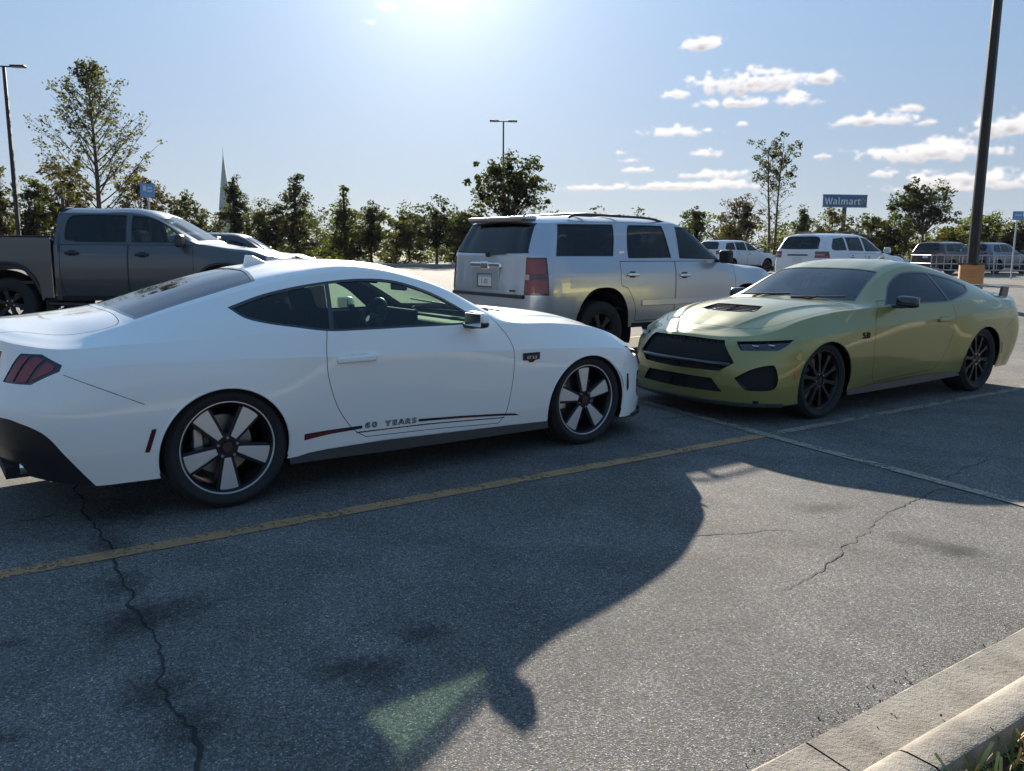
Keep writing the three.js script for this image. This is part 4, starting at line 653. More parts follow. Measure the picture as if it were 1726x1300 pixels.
function tallVehicle(o, d, m) {
  let half = tallBody(d); const whole = half, W = d.half, A = (name, s, mat) => put(name, geo(s), mat, o);
  if (d.cabEnd !== undefined) half = cut(half, (x) => d.cabEnd - x)[0];
  const archF = (cx) => (x, y, z) => z > 0.5 ? Math.pow(Math.pow(Math.abs(x - cx) / d.archW, 2.6) + Math.pow(Math.max(0, y - 0.15) / (d.archTop - 0.15), 2.6), 1 / 2.6) * 0.5 - 0.5 : 0.5;
  for (const cx of [0, d.base]) half = cut(half, archF(cx))[1];
  const up = (x, y, z) => z > 0.4 && y > d.belt - 0.15, sets = [];
  for (const w of d.windows) { const f = fromSide(outline(w, 5), up); let g; [g, half] = cut(half, f); const [i, r] = cut(g, f, -0.016); sets.push([i, r]); }
  const behind = (x, y) => x < d.roofEnd + 0.3 && y > d.belt - 0.2; let rear = null;
  if (d.rearWindow) { const f = fromEnd(outline(d.rearWindow, 5), behind); let g; [g, half] = cut(half, f); rear = cut(g, f, -0.02); }
  const ahead = (x) => x > d.pillarTop - 0.25, ws = fromEnd(outline([[-0.3, d.roof - 0.075, 1], [0, d.roof - 0.075], [d.railZ - 0.06, d.roof - 0.14, 1], [W - 0.23, (d.cowl ?? d.hood + 0.03) + 0.03, 1], [0, (d.cowl ?? d.hood + 0.03) + 0.035], [-0.3, (d.cowl ?? d.hood + 0.03) + 0.035, 1]], 5), (x, y) => ahead(x) && y > d.hood);
  let g0; [g0, half] = cut(half, ws); const [wi, wr] = cut(g0, ws, -0.02);
  const lining = offset(half, -0.03);
  let lampRear = null; if (d.tailLamp) { const [x1, ya, yb, z0] = d.tailLamp; [lampRear, half] = cut(half, (x, y, z) => Math.max(x - x1, ya - y, y - yb, z0 - z)); }
  let doors = []; for (const q of d.doors ?? []) { let dr; [dr, half] = panel(half, fromSide(outline(q, 5), (x, y, z) => z > 0.5 && y < d.belt + 0.03), d.gap ?? 0.008); doors.push(dr); }
  let bump = null; if (d.bumper) [bump, half] = cut(half, d.bumper);
  A('body', both(half), m.paint); A('lining', both(lining), M.liner);
  put('windscreen', geo(both(offset(wi, -0.004))), m.glass, o); put('windscreen_trim', geo(both(wr)), M.black, o);
  if (rear) { A('rear_window', both(offset(rear[0], -0.004)), m.tint ?? m.glass); A('rear_window_trim', both(rear[1]), M.black); }
  if (bump) A('rear_bumper', both(bump), m.bumper ?? m.paint);
  for (const [s, f] of [[1, (q) => q], [-1, mirrored]]) {
    sets.forEach(([i, r], k) => { A('side_window', f(offset(i, -0.005)), d.clearFront && k === sets.length - 1 ? m.clear : m.tint ?? m.glass); A('window_trim', f(r), M.black); });
    doors.forEach((dr, k) => { const D = A('door', f(dr), m.paint), [hx, hy] = d.handles[k], z = cast(whole, 2, hx, hy, 1) ?? W; put('door_handle', rbox(0.20, 0.045, 0.05, hx, hy, s * (z + 0.02), 0.018), m.handle ?? m.paint, D); put('handle_cup', rbox(0.10, 0.085, 0.012, hx, hy, s * (z + 0.002), 0.006), M.black, D); });
    if (lampRear) { const l = A('tail_light', f(offset(lampRear, 0.006)), M.darkRed); { const [xa, y1, y2, zz] = d.tailLamp, hh = y2 - y1; for (const [f0, f1] of [[0.06, 0.40], [0.56, 0.94]]) put('lamp_lens', geo(f(offset(cut(lampRear, (x, y, z) => Math.max(x - xa + 0.025, y1 + hh * f0 - y, y - y1 - hh * f1, zz + 0.02 - z))[0], 0.010))), M.redLens, l); } const [x1, ya, yb] = d.tailLamp; const hh = (yb - ya); if (d.lampBand !== false) { const bnd = cut(lampRear, (x, y, z) => Math.max(Math.abs(y - (ya + hh * 0.48)) - hh * 0.07, z - 0.86))[0]; put('reversing_lamp', geo(f(offset(bnd, 0.014))), std([0.5, 0.35, 0.33], 0.25), l); } }
    for (const cx of [0, d.base]) put('arch_liner', arcBand(cx, 0.36, d.archW + 0.05, s * (W - 0.42), s * (W - 0.06)), M.liner, o);
    if (d.flare) for (const cx of [0, d.base]) { const pts = []; for (let k = 0; k <= 30; k++) { const a = -0.1 + k / 30 * (Math.PI + 0.2), c = Math.cos(a), sn = Math.max(0, Math.sin(a)), q = 1 / Math.pow(Math.pow(Math.abs(c), 2.6) + Math.pow(sn, 2.6), 1 / 2.6), x = cx + c * q * (d.archW + 0.012), y = 0.15 + sn * q * (d.archTop - 0.138); if (y > d.sill && (Math.sin(a) > 0 || y > d.sill)) pts.push([x, Math.max(y, d.sill + 0.02), s * ((cast(whole, 2, x, Math.max(y, d.sill + 0.02), 1) ?? W) + 0.008)]); } put('wheel_arch_flare', tube(pts, 0.026, 60, 6), m.flare ?? m.paint, o); }
    const mx = d.pillarBase - 0.22, my = d.belt + 0.085, mz = W + 0.12, mir = put('mirror', rbox(0.11, 0.19, 0.21, mx, my, s * mz, 0.045, 3), m.mirror ?? M.trim, o); put('mirror_arm', rbox(0.06, 0.05, 0.16, mx + 0.01, my - 0.06, s * (W - 0.01), 0.02), M.trim, mir);
    for (const cx of [0, d.base]) wheel(o, [cx, d.wheelR, s * (W - (d.tyreW ?? 0.25) / 2 - 0.045)], s, { R: d.wheelR, w: d.tyreW ?? 0.25, rim: d.rim ?? 0.225, kind: 'six', turn: 0.3, disc: 0 });
    if (d.rails) { const [x0, x1, zr, yr] = d.rails, rail = put('roof_rail', tube([[x0, yr - 0.03, s * zr], [x0 + 0.1, yr + 0.002, s * zr], [lerp(x0, x1, 0.5), yr + 0.006, s * zr], [x1 - 0.25, yr - 0.012, s * zr], [x1, yr - 0.055, s * zr]], 0.017, 40, 8), M.trim, o); }
    if (d.moulding) { const [x0, x1, ya, yb] = d.moulding; put('side_moulding', rbox(x1 - x0, yb - ya, 0.022, (x0 + x1) / 2, (ya + yb) / 2, s * ((cast(whole, 2, (x0 + x1) / 2, ya, 1) ?? W) + 0.008), 0.01), m.paint, o); }
    const hz = W * 0.78, hx = d.nose - 0.16; put('headlight', rbox(0.16, 0.16, 0.34, hx, (d.noseTop ?? d.hood - 0.12) - 0.05, s * hz, 0.04).rotateY(0), M.lampBar, o);
  }
  put('undertray', [box(d.nose - d.tail - 1.0, 0.10, W * 1.5, (d.nose + d.tail) / 2, d.sill + 0.04, 0), box(d.base - 2 * d.archW - 0.1, 0.08, W * 1.9, d.base / 2, d.sill + 0.03, 0), box(0.5, 0.1, W * 1.7, d.tail + 0.35, d.sill + 0.08, 0), box(0.45, 0.1, W * 1.7, d.nose - 0.35, d.sill + 0.06, 0)], M.liner, o);
  put('cabin_floor', box(d.pillarBase + 0.2 - (d.cabEnd ?? d.tail) - 0.2, 0.03, W * 1.75, (d.pillarBase + 0.2 + (d.cabEnd ?? d.tail) + 0.15) / 2, d.sill + 0.25, 0), M.liner, o);
  for (const s of [-1, 1]) for (const sx of d.seats ?? [d.pillarBase - 1.0]) { const st = put('seat', [rbox(0.5, 0.16, 0.5, sx, d.sill + 0.42, s * 0.38, 0.06), rbox(0.15, 0.62, 0.48, 0, 0, 0, 0.06).rotateZ(0.22).translate(sx - 0.3, d.sill + 0.76, s * 0.38)], M.cloth, o); put('headrest', rbox(0.1, 0.18, 0.26, sx - 0.40, d.sill + 1.17, s * 0.38, 0.05), M.cloth, st); }
  put('dashboard', rbox(0.4, 0.28, W * 1.6, d.pillarBase - 0.05, d.belt - 0.16, 0, 0.08), M.cloth, o);
  put('steering_wheel', new THREE.TorusGeometry(0.19, 0.018, 8, 28).rotateY(Math.PI / 2).rotateZ(-0.4).translate(d.pillarBase - 0.42, d.belt - 0.04, -0.38), M.black, o);
  return { whole };
}
const glassDark = pane([0.10, 0.10, 0.105]), glassMid = pane([0.32, 0.36, 0.35]), glassClear = pane([0.68, 0.78, 0.74]);

// the big silver one behind the two coupes
{
  const x = 0.60, z = -11.36, o = thing('parked_suv', 'silver full-size suv with tall red tail light and roof rails', 'suv', [x, 0.06, z], 0.635); o.scale.setScalar(0.978);
  const silver = paint([0.47, 0.49, 0.525], { metalness: 0.6, roughness: 0.33 });
  const d = {
    half: 1.0, belt: 1.28, sill: 0.42, roof: 1.885, railZ: 0.74, tail: -1.20, nose: 3.92, base: 2.946, pillarTop: 1.72, pillarBase: 2.46, roofEnd: -0.98, hood: 1.24, cowl: 1.29, beltRear: 1.37, noseTop: 1.05, archW: 0.50, archTop: 0.965, wheelR: 0.39, tyreW: 0.265, rim: 0.24, nu: 8, nv: 7,
    windows: [[[-0.80, 1.365, 1], [-0.64, 1.77, 1], [0.32, 1.785, 1], [0.27, 1.58], [0.20, 1.365, 1]], [[0.47, 1.36], [0.50, 1.56], [0.58, 1.76], [0.70, 1.785], [1.20, 1.785], [1.26, 1.75], [1.30, 1.345, 1], [0.52, 1.34]], [[1.46, 1.335, 1], [1.52, 1.78, 1], [1.78, 1.755], [2.05, 1.62], [2.30, 1.40], [2.34, 1.32, 1]]],
    rearWindow: [[-0.3, 1.80, 1], [0, 1.80], [0.66, 1.775], [0.72, 1.74], [0.80, 1.43], [0.78, 1.40], [0, 1.39], [-0.3, 1.39, 1]],
    tailLamp: [-0.955, 0.885, 1.35, 0.80],
    doors: [[[0.30, 1.30, 1], [0.30, 1.0], [0.42, 0.94], [0.56, 0.72], [0.60, 0.50, 1], [1.33, 0.50, 1], [1.34, 1.30, 1]], [[1.352, 1.30, 1], [1.345, 0.50, 1], [2.58, 0.50, 1], [2.64, 0.9], [2.62, 1.30, 1]]],
    handles: [[0.50, 1.125], [1.52, 1.105]], rails: [-0.35, 1.40, 0.66, 1.893], moulding: [0.68, 2.55, 0.70, 0.785], seats: [1.5, 0.55],
    bumper: (X, Y, Z) => Math.max(Y - 0.865, X - (-0.50)),
  };
  const { whole } = tallVehicle(o, d, { paint: silver, glass: glassMid, tint: pane([0.06, 0.06, 0.065]), handle: M.chrome, mirror: M.black, bumper: paint([0.40, 0.42, 0.44], { metalness: 0.4, roughness: 0.45 }) });
  for (const s of [-1, 1]) put('cross_bar', tube([[s > 0 ? 0.55 : -0.05, 1.912, -0.66], [s > 0 ? 0.55 : -0.05, 1.92, 0], [s > 0 ? 0.55 : -0.05, 1.912, 0.66]], 0.018, 16, 8), M.trim, o);
  // liftgate: handle bar over the plate, plate in its recess, wiper, spoiler with the high brake lamp
  const rx = (y, zz) => cast(whole, 0, y, Math.abs(zz), -1);
  const gate = put('plate_recess', rbox(0.02, 0.32, 0.62, rx(1.08, 0) - 0.004, 1.075, -0.02, 0.01), paint([0.36, 0.38, 0.40], { metalness: 0.4 }), o);
  put('gate_handle', [rbox(0.05, 0.075, 0.70, rx(1.24, 0) - 0.012, 1.245, -0.02, 0.025, 3), rbox(0.055, 0.11, 0.2, rx(1.24, 0) - 0.016, 1.235, -0.02, 0.03, 3)], M.chrome, o);
  const plate = put('licence_plate', rbox(0.008, 0.15, 0.30, rx(1.05, 0) - 0.018, 1.045, -0.02, 0.004), std([1, 1, 1], 0.5, 0, { map: signTexture(256, 128, (c, w, h) => { c.fillStyle = '#c9ccc9'; c.fillRect(0, 0, w, h); c.fillStyle = '#8fa3b4'; c.fillRect(0, 0, w, 26); c.fillStyle = '#3c464e'; c.font = 'bold 62px sans-serif'; c.textAlign = 'center'; c.fillText('I  III', w / 2, 98); }) }), o);
  put('plate_frame', [box(0.006, 0.012, 0.34, rx(1.05, 0) - 0.021, 0.962, -0.02), box(0.006, 0.012, 0.34, rx(1.05, 0) - 0.021, 1.128, -0.02), box(0.006, 0.17, 0.012, rx(1.05, 0) - 0.021, 1.045, 0.145), box(0.006, 0.17, 0.012, rx(1.05, 0) - 0.021, 1.045, -0.185)], M.chrome, plate);
  put('rear_wiper', [bar([rx(1.375, 0.1) - 0.03, 1.375, 0.02], [rx(1.39, 0.4) - 0.03, 1.395, 0.42], 0.010), cyl(0.03, 0.03, 0.04).rotateZ(Math.PI / 2).translate(rx(1.36, 0) - 0.02, 1.375, 0.02)], M.trim, o);
  const sp = put('roof_spoiler', rbox(0.24, 0.04, 1.24, -0.96, 1.842, 0, 0.018, 3), silver, o); put('high_brake_light', rbox(0.03, 0.04, 1.16, -1.05, 1.812, 0, 0.01), M.darkRed, sp);
  // fuel door
  const fz = cast(whole, 2, -0.72, 1.0, 1); put('fuel_door', rbox(0.20, 0.20, 0.008, -0.70, 1.0, fz + 0.0, 0.003), silver, o);
  put('bumper_step', rbox(0.16, 0.05, 1.62, -1.14, 0.862, 0, 0.02), M.trim, o);
  put('model_badge', [box(0.006, 0.028, 0.13, rx(0.93, 0.55) - 0.004, 0.93, 0.58)], M.chrome, o);
  put('pillar_badge', box(0.09, 0.03, 0.006, 0.36, 1.42, cast(whole, 2, 0.36, 1.42, 1) + 0.003), M.chrome, o);
}
// the grey crew-cab pickup
{
  const o = thing('parked_pickup', 'dark grey crew-cab pickup truck with black fender flares', 'pickup truck', [-7.67, 0.21, -13.32], 0.085);
  const grey = paint([0.066, 0.068, 0.073], { metalness: 0.3, roughness: 0.4 });
  const d = {
    half: 0.93, belt: 1.27, sill: 0.46, roof: 1.845, railZ: 0.62, tail: -1.2, nose: 4.05, base: 3.2, pillarTop: 2.02, pillarBase: 2.82, roofEnd: 0.62, hood: 1.26, cowl: 1.31, noseTop: 1.10, archW: 0.50, archTop: 1.00, wheelR: 0.395, tyreW: 0.27, rim: 0.225, cabEnd: 0.74, nu: 8, nv: 7, flare: true,
    windows: [[[0.86, 1.37], [0.86, 1.60], [0.92, 1.72], [1.15, 1.745], [1.73, 1.745, 1], [1.76, 1.325, 1], [1.10, 1.325], [0.97, 1.345]], [[1.83, 1.325, 1], [1.80, 1.74, 1], [2.1, 1.70], [2.38, 1.55], [2.62, 1.36], [2.64, 1.325, 1]]],
    doors: [[[0.80, 1.29, 1], [0.80, 0.80], [0.84, 0.56], [0.92, 0.51, 1], [1.77, 0.51, 1], [1.785, 1.29, 1]], [[1.797, 1.29, 1], [1.782, 0.51, 1], [2.66, 0.51, 1], [2.74, 0.9], [2.74, 1.29, 1]]],
    handles: [[0.98, 1.165], [2.0, 1.145]], clearFront: true, seats: [1.9, 1.05],
  };
  const { whole } = tallVehicle(o, d, { paint: grey, glass: glassClear, tint: pane([0.05, 0.05, 0.055]), clear: glassClear, handle: M.trim, mirror: M.trim, flare: M.trim });
  // the back wall of the cab, and the load bed
  const wallPts = [[-0.88, 0.48], [-0.92, 0.8], [-0.90, 1.27], [-0.64, 1.74], [-0.4, 1.82], [0.4, 1.82], [0.64, 1.74], [0.90, 1.27], [0.92, 0.8], [0.88, 0.48]];
  put('cab_back', new THREE.ExtrudeGeometry(new THREE.Shape(wallPts.map((q) => new THREE.Vector2(...q))), { depth: 0.03, bevelEnabled: true, bevelSize: 0.02, bevelThickness: 0.02, bevelSegments: 2 }).rotateY(Math.PI / 2).translate(0.735, 0, 0), grey, o);
  put('cab_rear_window', rbox(0.012, 0.36, 1.05, 0.712, 1.52, 0, 0.005), glassDark, o);
  for (const s of [-1, 1]) {
    const sh = new THREE.Shape(); sh.moveTo(-1.22, 0.55); sh.lineTo(-0.52, 0.55); for (let k = 0; k <= 20; k++) { const a = Math.PI - k / 20 * Math.PI, c = Math.cos(a), sn = Math.sin(a), q = 1 / Math.pow(Math.pow(Math.abs(c), 2.6) + Math.pow(sn, 2.6), 1 / 2.6); sh.lineTo(c * q * 0.51, 0.45 + sn * q * 0.555); } sh.lineTo(0.56, 0.5); sh.lineTo(0.675, 0.5); sh.lineTo(0.675, 1.36); sh.lineTo(0.64, 1.385); sh.lineTo(-1.2, 1.40); sh.lineTo(-1.24, 1.37);
    put('bed_side', new THREE.ExtrudeGeometry(sh, { depth: 0.05, bevelEnabled: true, bevelSize: 0.012, bevelThickness: 0.02, bevelSegments: 3 }).translate(0, 0, s > 0 ? 0.855 : -0.905), grey, o);
    put('bed_rail_cap', rbox(1.86, 0.022, 0.10, -0.27, 1.408, s * 0.885, 0.01), M.trim, o);
  }
  put('bed_floor', [box(1.9, 0.04, 1.72, -0.28, 0.72, 0), box(0.04, 0.65, 1.72, 0.66, 1.02, 0)], M.trim, o); put('tailgate', rbox(0.06, 0.72, 1.72, -1.22, 1.02, 0, 0.02), grey, o);
  for (const s of [-1, 1]) put('rocker_step', tube([[0.62, 0.40, s * 0.93], [1.6, 0.385, s * 0.95], [2.6, 0.40, s * 0.93]], 0.03, 20, 8), M.trim, o);
  put('mud_flap', box(0.012, 0.2, 0.24, 0.56, 0.36, 0.80), M.rubber, o);
}
// farther rows
const CAR_KINDS = {
  crossover: { half: 0.93, belt: 1.13, sill: 0.36, roof: 1.71, railZ: 0.66, tail: -0.98, nose: 3.72, base: 2.79, pillarTop: 1.42, pillarBase: 2.30, roofEnd: -0.74, hood: 1.08, cowl: 1.13, beltRear: 1.18, noseTop: 0.92, archW: 0.42, archTop: 0.80, wheelR: 0.36, tyreW: 0.23, nu: 4, nv: 4,
    windows: [[[-0.48, 1.23], [-0.30, 1.55, 1], [0.22, 1.60, 1], [0.26, 1.21, 1]], [[0.34, 1.20, 1], [0.32, 1.60, 1], [1.06, 1.61, 1], [1.12, 1.19, 1]], [[1.20, 1.18, 1], [1.16, 1.60, 1], [1.45, 1.56], [1.80, 1.36], [2.10, 1.18, 1]]],
    rearWindow: [[-0.3, 1.62, 1], [0, 1.62], [0.56, 1.59], [0.66, 1.30], [0.62, 1.24], [0, 1.23], [-0.3, 1.23, 1]], tailLamp: [-0.70, 0.98, 1.17, 0.60], doors: [[[0.28, 1.12, 1], [0.34, 0.8], [0.46, 0.45, 1], [1.13, 0.45, 1], [1.13, 1.12, 1]], [[1.145, 1.12, 1], [1.14, 0.45, 1], [2.12, 0.45, 1], [2.14, 1.12, 1]]], handles: [[0.48, 1.02], [1.32, 1.0]], seats: [1.25, 0.35], bumper: (X, Y) => Math.max(Y - 0.72, X + 0.52) },
};
CAR_KINDS.sedan = { ...CAR_KINDS.crossover, roof: 1.5, belt: 1.02, beltRear: 1.06, hood: 0.98, cowl: 1.03, noseTop: 0.82, windows: [[[-0.30, 1.10], [-0.12, 1.34, 1], [0.22, 1.40, 1], [0.26, 1.09, 1]], [[0.34, 1.09, 1], [0.32, 1.40, 1], [1.06, 1.41, 1], [1.12, 1.08, 1]], [[1.20, 1.08, 1], [1.16, 1.40, 1], [1.45, 1.36], [1.80, 1.20], [2.10, 1.07, 1]]], rearWindow: [[-0.3, 1.41, 1], [0, 1.41], [0.56, 1.38], [0.66, 1.16], [0.62, 1.12], [0, 1.11], [-0.3, 1.11, 1]], tailLamp: [-0.70, 0.88, 1.04, 0.55], handles: [[0.48, 0.93], [1.32, 0.92]] };
function farCar(kind, name, label, category, color, x, z, turn, extra = {}) {
  const o = thing(name, label, category, [x, groundY(x, z), z], turn, 'cars in the far rows'), p = paint(color, extra.metal ? { metalness: 0.4 } : {}), d = { ...CAR_KINDS[kind], ...(extra.d ?? {}) };
  const { whole } = tallVehicle(o, d, { paint: p, glass: glassMid, tint: extra.tint ?? glassDark, mirror: p, bumper: extra.bumper ?? p });
  const rx = (y) => cast(whole, 0, y, 0.05, -1);
  put('licence_plate', rbox(0.02, 0.14, 0.30, rx(0.92) - 0.008, 0.92, 0, 0.005), M.plate, o);
  put('gate_trim', rbox(0.03, 0.04, 0.72, rx(1.06) - 0.008, 1.06, 0, 0.012), extra.trim ?? M.trim, o);
  return o;
}
{
  farCar('crossover', 'parked_suv', 'white mid-size suv with red tail lights beyond the silver hood', 'suv', [0.72, 0.71, 0.69], 9.45, -25.9, 0.60, { d: { rails: [-0.3, 1.2, 0.58, 1.755] } });
  farCar('crossover', 'parked_suv', 'dark maroon suv parked next to the orange pole base', 'suv', [0.035, 0.022, 0.024], 22.6, -44.5, 0.55, { metal: true });
  farCar('crossover', 'parked_suv', 'blue-grey suv behind the cart corral railing', 'suv', [0.12, 0.15, 0.19], 26.2, -46.5, 0.55, { metal: true });
  farCar('crossover', 'parked_suv', 'white suv far off between silver suv and twin-trunk tree', 'suv', [0.66, 0.66, 0.65], 10.9, -44.0, 0.6);
  farCar('sedan', 'parked_car', 'dark car partly hidden behind the grey pickup hood', 'car', [0.03, 0.028, 0.03], -10.2, -27.0, 0.1, { d: { roof: 1.62 } });
  farCar('sedan', 'parked_car', 'pale silver car at the far edge past the blue sign', 'car', [0.5, 0.51, 0.52], 31.6, -49, 0.5);
}

// ---------- poles, signs, corral, steeple ----------
const bronze = std([0.022, 0.019, 0.017], 0.5, 0.3);
function lampPole(label, x, z, height, turn, r = 0.10, baseM, baseR = 0.29, baseH = 1.0) {
  const y = groundY(x, z), o = thing('light_pole', label, 'light pole', [x, y, z], turn);
  put('pole', new THREE.CylinderGeometry(r * 0.8, r * 1.12, height, 4).rotateY(Math.PI / 4).translate(0, height / 2 + (baseM ? baseH : 0), 0), bronze, o);
  const top = height + (baseM ? baseH : 0);
  if (baseM) { put('pole_base', [new THREE.CylinderGeometry(baseR, baseR * 1.02, baseH, 32).translate(0, baseH / 2, 0), new THREE.CylinderGeometry(baseR - 0.02, baseR, 0.02, 32).translate(0, baseH + 0.01, 0)], baseM, o); put('anchor_plate', rbox(r * 4, 0.04, r * 4, 0, baseH + 0.035, 0, 0.01), bronze, o); }
  put('cross_arm', rbox(1.0, 0.06, 0.06, 0, top + 0.03, 0, 0.01), bronze, o);
  for (const s of [-1, 1]) { const h = put('lamp_head', rbox(0.62, 0.09, 0.36, s * 0.62, top + 0.05, 0, 0.03), bronze, o); put('lens', box(0.46, 0.012, 0.28, s * 0.64, top + 0.0, 0), std([0.5, 0.5, 0.48], 0.3), h); }
  return o;
}
const orangePaint = std([1, 1, 1], 0.75, 0, { map: dataTex(128, (x, y) => { const v = 0.85 + 0.3 * (fbm(x / 12, y / 12, 4) - 0.5), c = fbm(x / 30 + 5, y / 9, 3) > 0.66 ? 0.75 : 1; return [toS(0.72 * v), toS(0.30 * v * c), toS(0.10 * v * c)]; }, true) });
lampPole('tall dark light pole on an orange concrete base behind the olive coupe', 10.98, -19.9, 9.5, 0.55, 0.115, orangePaint, 0.27, 0.95);
lampPole('dark light pole beside the pickup bed, two lamp heads', -23.0, -38.9, 8.1, 0.1, 0.10, std([0.4, 0.39, 0.37], 0.9));
lampPole('thin light pole rising through the round tree behind the silver suv', -0.7, -57.5, 8.6, 0.05, 0.085, std([0.4, 0.39, 0.37], 0.9));

function signPost(label, x, z, h, w, hh, face, turn, poleM) {
  const o = thing('parking_sign', label, 'sign', [x, groundY(x, z), z], turn);
  put('post', cyl(0.035, 0.035, h, 0, h / 2, 0, 10), poleM ?? std([0.5, 0.52, 0.54], 0.5, 0.5), o);
  const b = put('sign_panel', rbox(w, hh, 0.03, 0, h - hh / 2 + 0.02, 0.05, 0.012), std([0.16, 0.30, 0.52], 0.5), o);
  for (const g of face) put('sign_mark', box(g[2], g[3], 0.006, g[0], h - hh / 2 + 0.02 + g[1], 0.069), std([0.55, 0.62, 0.70], 0.5), b);
}
signPost('small blue sign on a grey post behind the grey pickup cab', -13.0, -30.0, 3.35, 0.50, 0.48, [[-0.09, 0.08, 0.10, 0.18], [0.08, 0.10, 0.16, 0.05], [0.08, -0.02, 0.16, 0.05]], 0.1);
signPost('small blue sign on a post above the cart corral', 22.2, -37.0, 2.95, 0.48, 0.38, [[0, 0.02, 0.30, 0.06]], 0);

{ // store sign on its tall post
  const o = thing('store_sign', 'wide blue store sign with white lettering on a tall post', 'sign', [43.3, 0.65, -110], 0.12);
  put('post', rbox(0.42, 6.6, 0.42, 0, 3.3, 0, 0.04), std([0.05, 0.06, 0.07], 0.6), o);
  const board = put('sign_board', rbox(5.9, 1.5, 0.5, 0, 7.3, 0, 0.05), std([0.03, 0.12, 0.30], 0.45), o);
  put('board_edge', [box(6.0, 0.08, 0.56, 0, 8.08, 0), box(6.0, 0.08, 0.56, 0, 6.52, 0)], std([0.35, 0.42, 0.5], 0.5), board);
  put('sign_lettering', textGeo('Walmart', 0.86, 0.03).translate(-0.45, 7.27, 0.26), std([0.62, 0.66, 0.70], 0.5), board);
  const rays = []; for (let k = 0; k < 6; k++) rays.push(rbox(0.09, 0.26, 0.03, 0, 0.27, 0, 0.03).rotateZ(k * Math.PI / 3).translate(2.35, 7.3, 0.27));
  for (const r of rays) put('sign_spark', r, std([0.5, 0.36, 0.08], 0.5), board);
}
{ // cart corral: white tube frame
  const x0 = 20.2, z0 = -40.2, o = thing('cart_corral', 'white tubular cart corral railing beyond the orange pole base', 'railing', [x0, groundY(x0, z0), z0], -0.03), wm = std([0.33, 0.34, 0.35], 0.5, 0.2);
  for (const y of [1.02, 0.62, 0.32]) put('rail', bar([0, y, 0], [9, y, 0], 0.028, 0.028, 8), wm, o);
  for (let k = 0; k <= 6; k++) put('post', bar([k * 1.5, 0, 0], [k * 1.5, 1.04, 0], 0.03, 0.03, 8), wm, o);
  for (let k = 0; k < 24; k++) { const x = 0.25 + k * 0.36; put('baluster', bar([x, 0.34, 0], [x, 1.0, 0], 0.010, 0.010, 6), wm, o); }
  for (const y of [1.02, 0.62]) put('end_rail', bar([0, y, 0], [0, y, -2.2], 0.028, 0.028, 8), wm, o);
}
{ // church steeple far away
  const o = thing('church_steeple', 'pale pointed church steeple rising over the trees', 'steeple', [-121.5, 0, -355], 0.4), wm = std([0.50, 0.51, 0.52], 0.7), roof = std([0.30, 0.32, 0.34], 0.6);
  put('tower', box(5.2, 12, 5.2, 0, 6, 0), wm, o); put('belfry', [box(4.4, 5.4, 4.4, 0, 14.7, 0), box(5.0, 0.4, 5.0, 0, 12.2, 0), box(5.0, 0.4, 5.0, 0, 17.4, 0)], wm, o);
  for (const a of [0, 1, 2, 3]) put('louvre_opening', box(1.3, 3.2, 0.1, 0, 14.8, 2.22).rotateY(a * Math.PI / 2), std([0.12, 0.12, 0.13], 0.8), o);
  put('spire', new THREE.ConeGeometry(2.7, 23, 8).translate(0, 28.9, 0), roof, o);
  for (const [sx, sz] of [[1, 1], [1, -1], [-1, 1], [-1, -1]]) put('pinnacle', new THREE.ConeGeometry(0.4, 3, 6).translate(sx * 2.1, 19, sz * 2.1), roof, o);
  put('finial', bar([0, 40.2, 0], [0, 42.6, 0], 0.12, 0.05), roof, o);
}
{ // kerb of the verge at the far side of the lot
  const k = new THREE.Group(); k.name = 'verge_kerb'; k.userData.kind = 'structure'; scene.add(k);
  const m = std([0.30, 0.27, 0.24], 0.9); for (let i = 0; i < 60; i++) put('kerb_section', rbox(2.97, 0.35, 0.2, -90 + i * 3, 0.34, -51.9, 0.04), m, k);
}

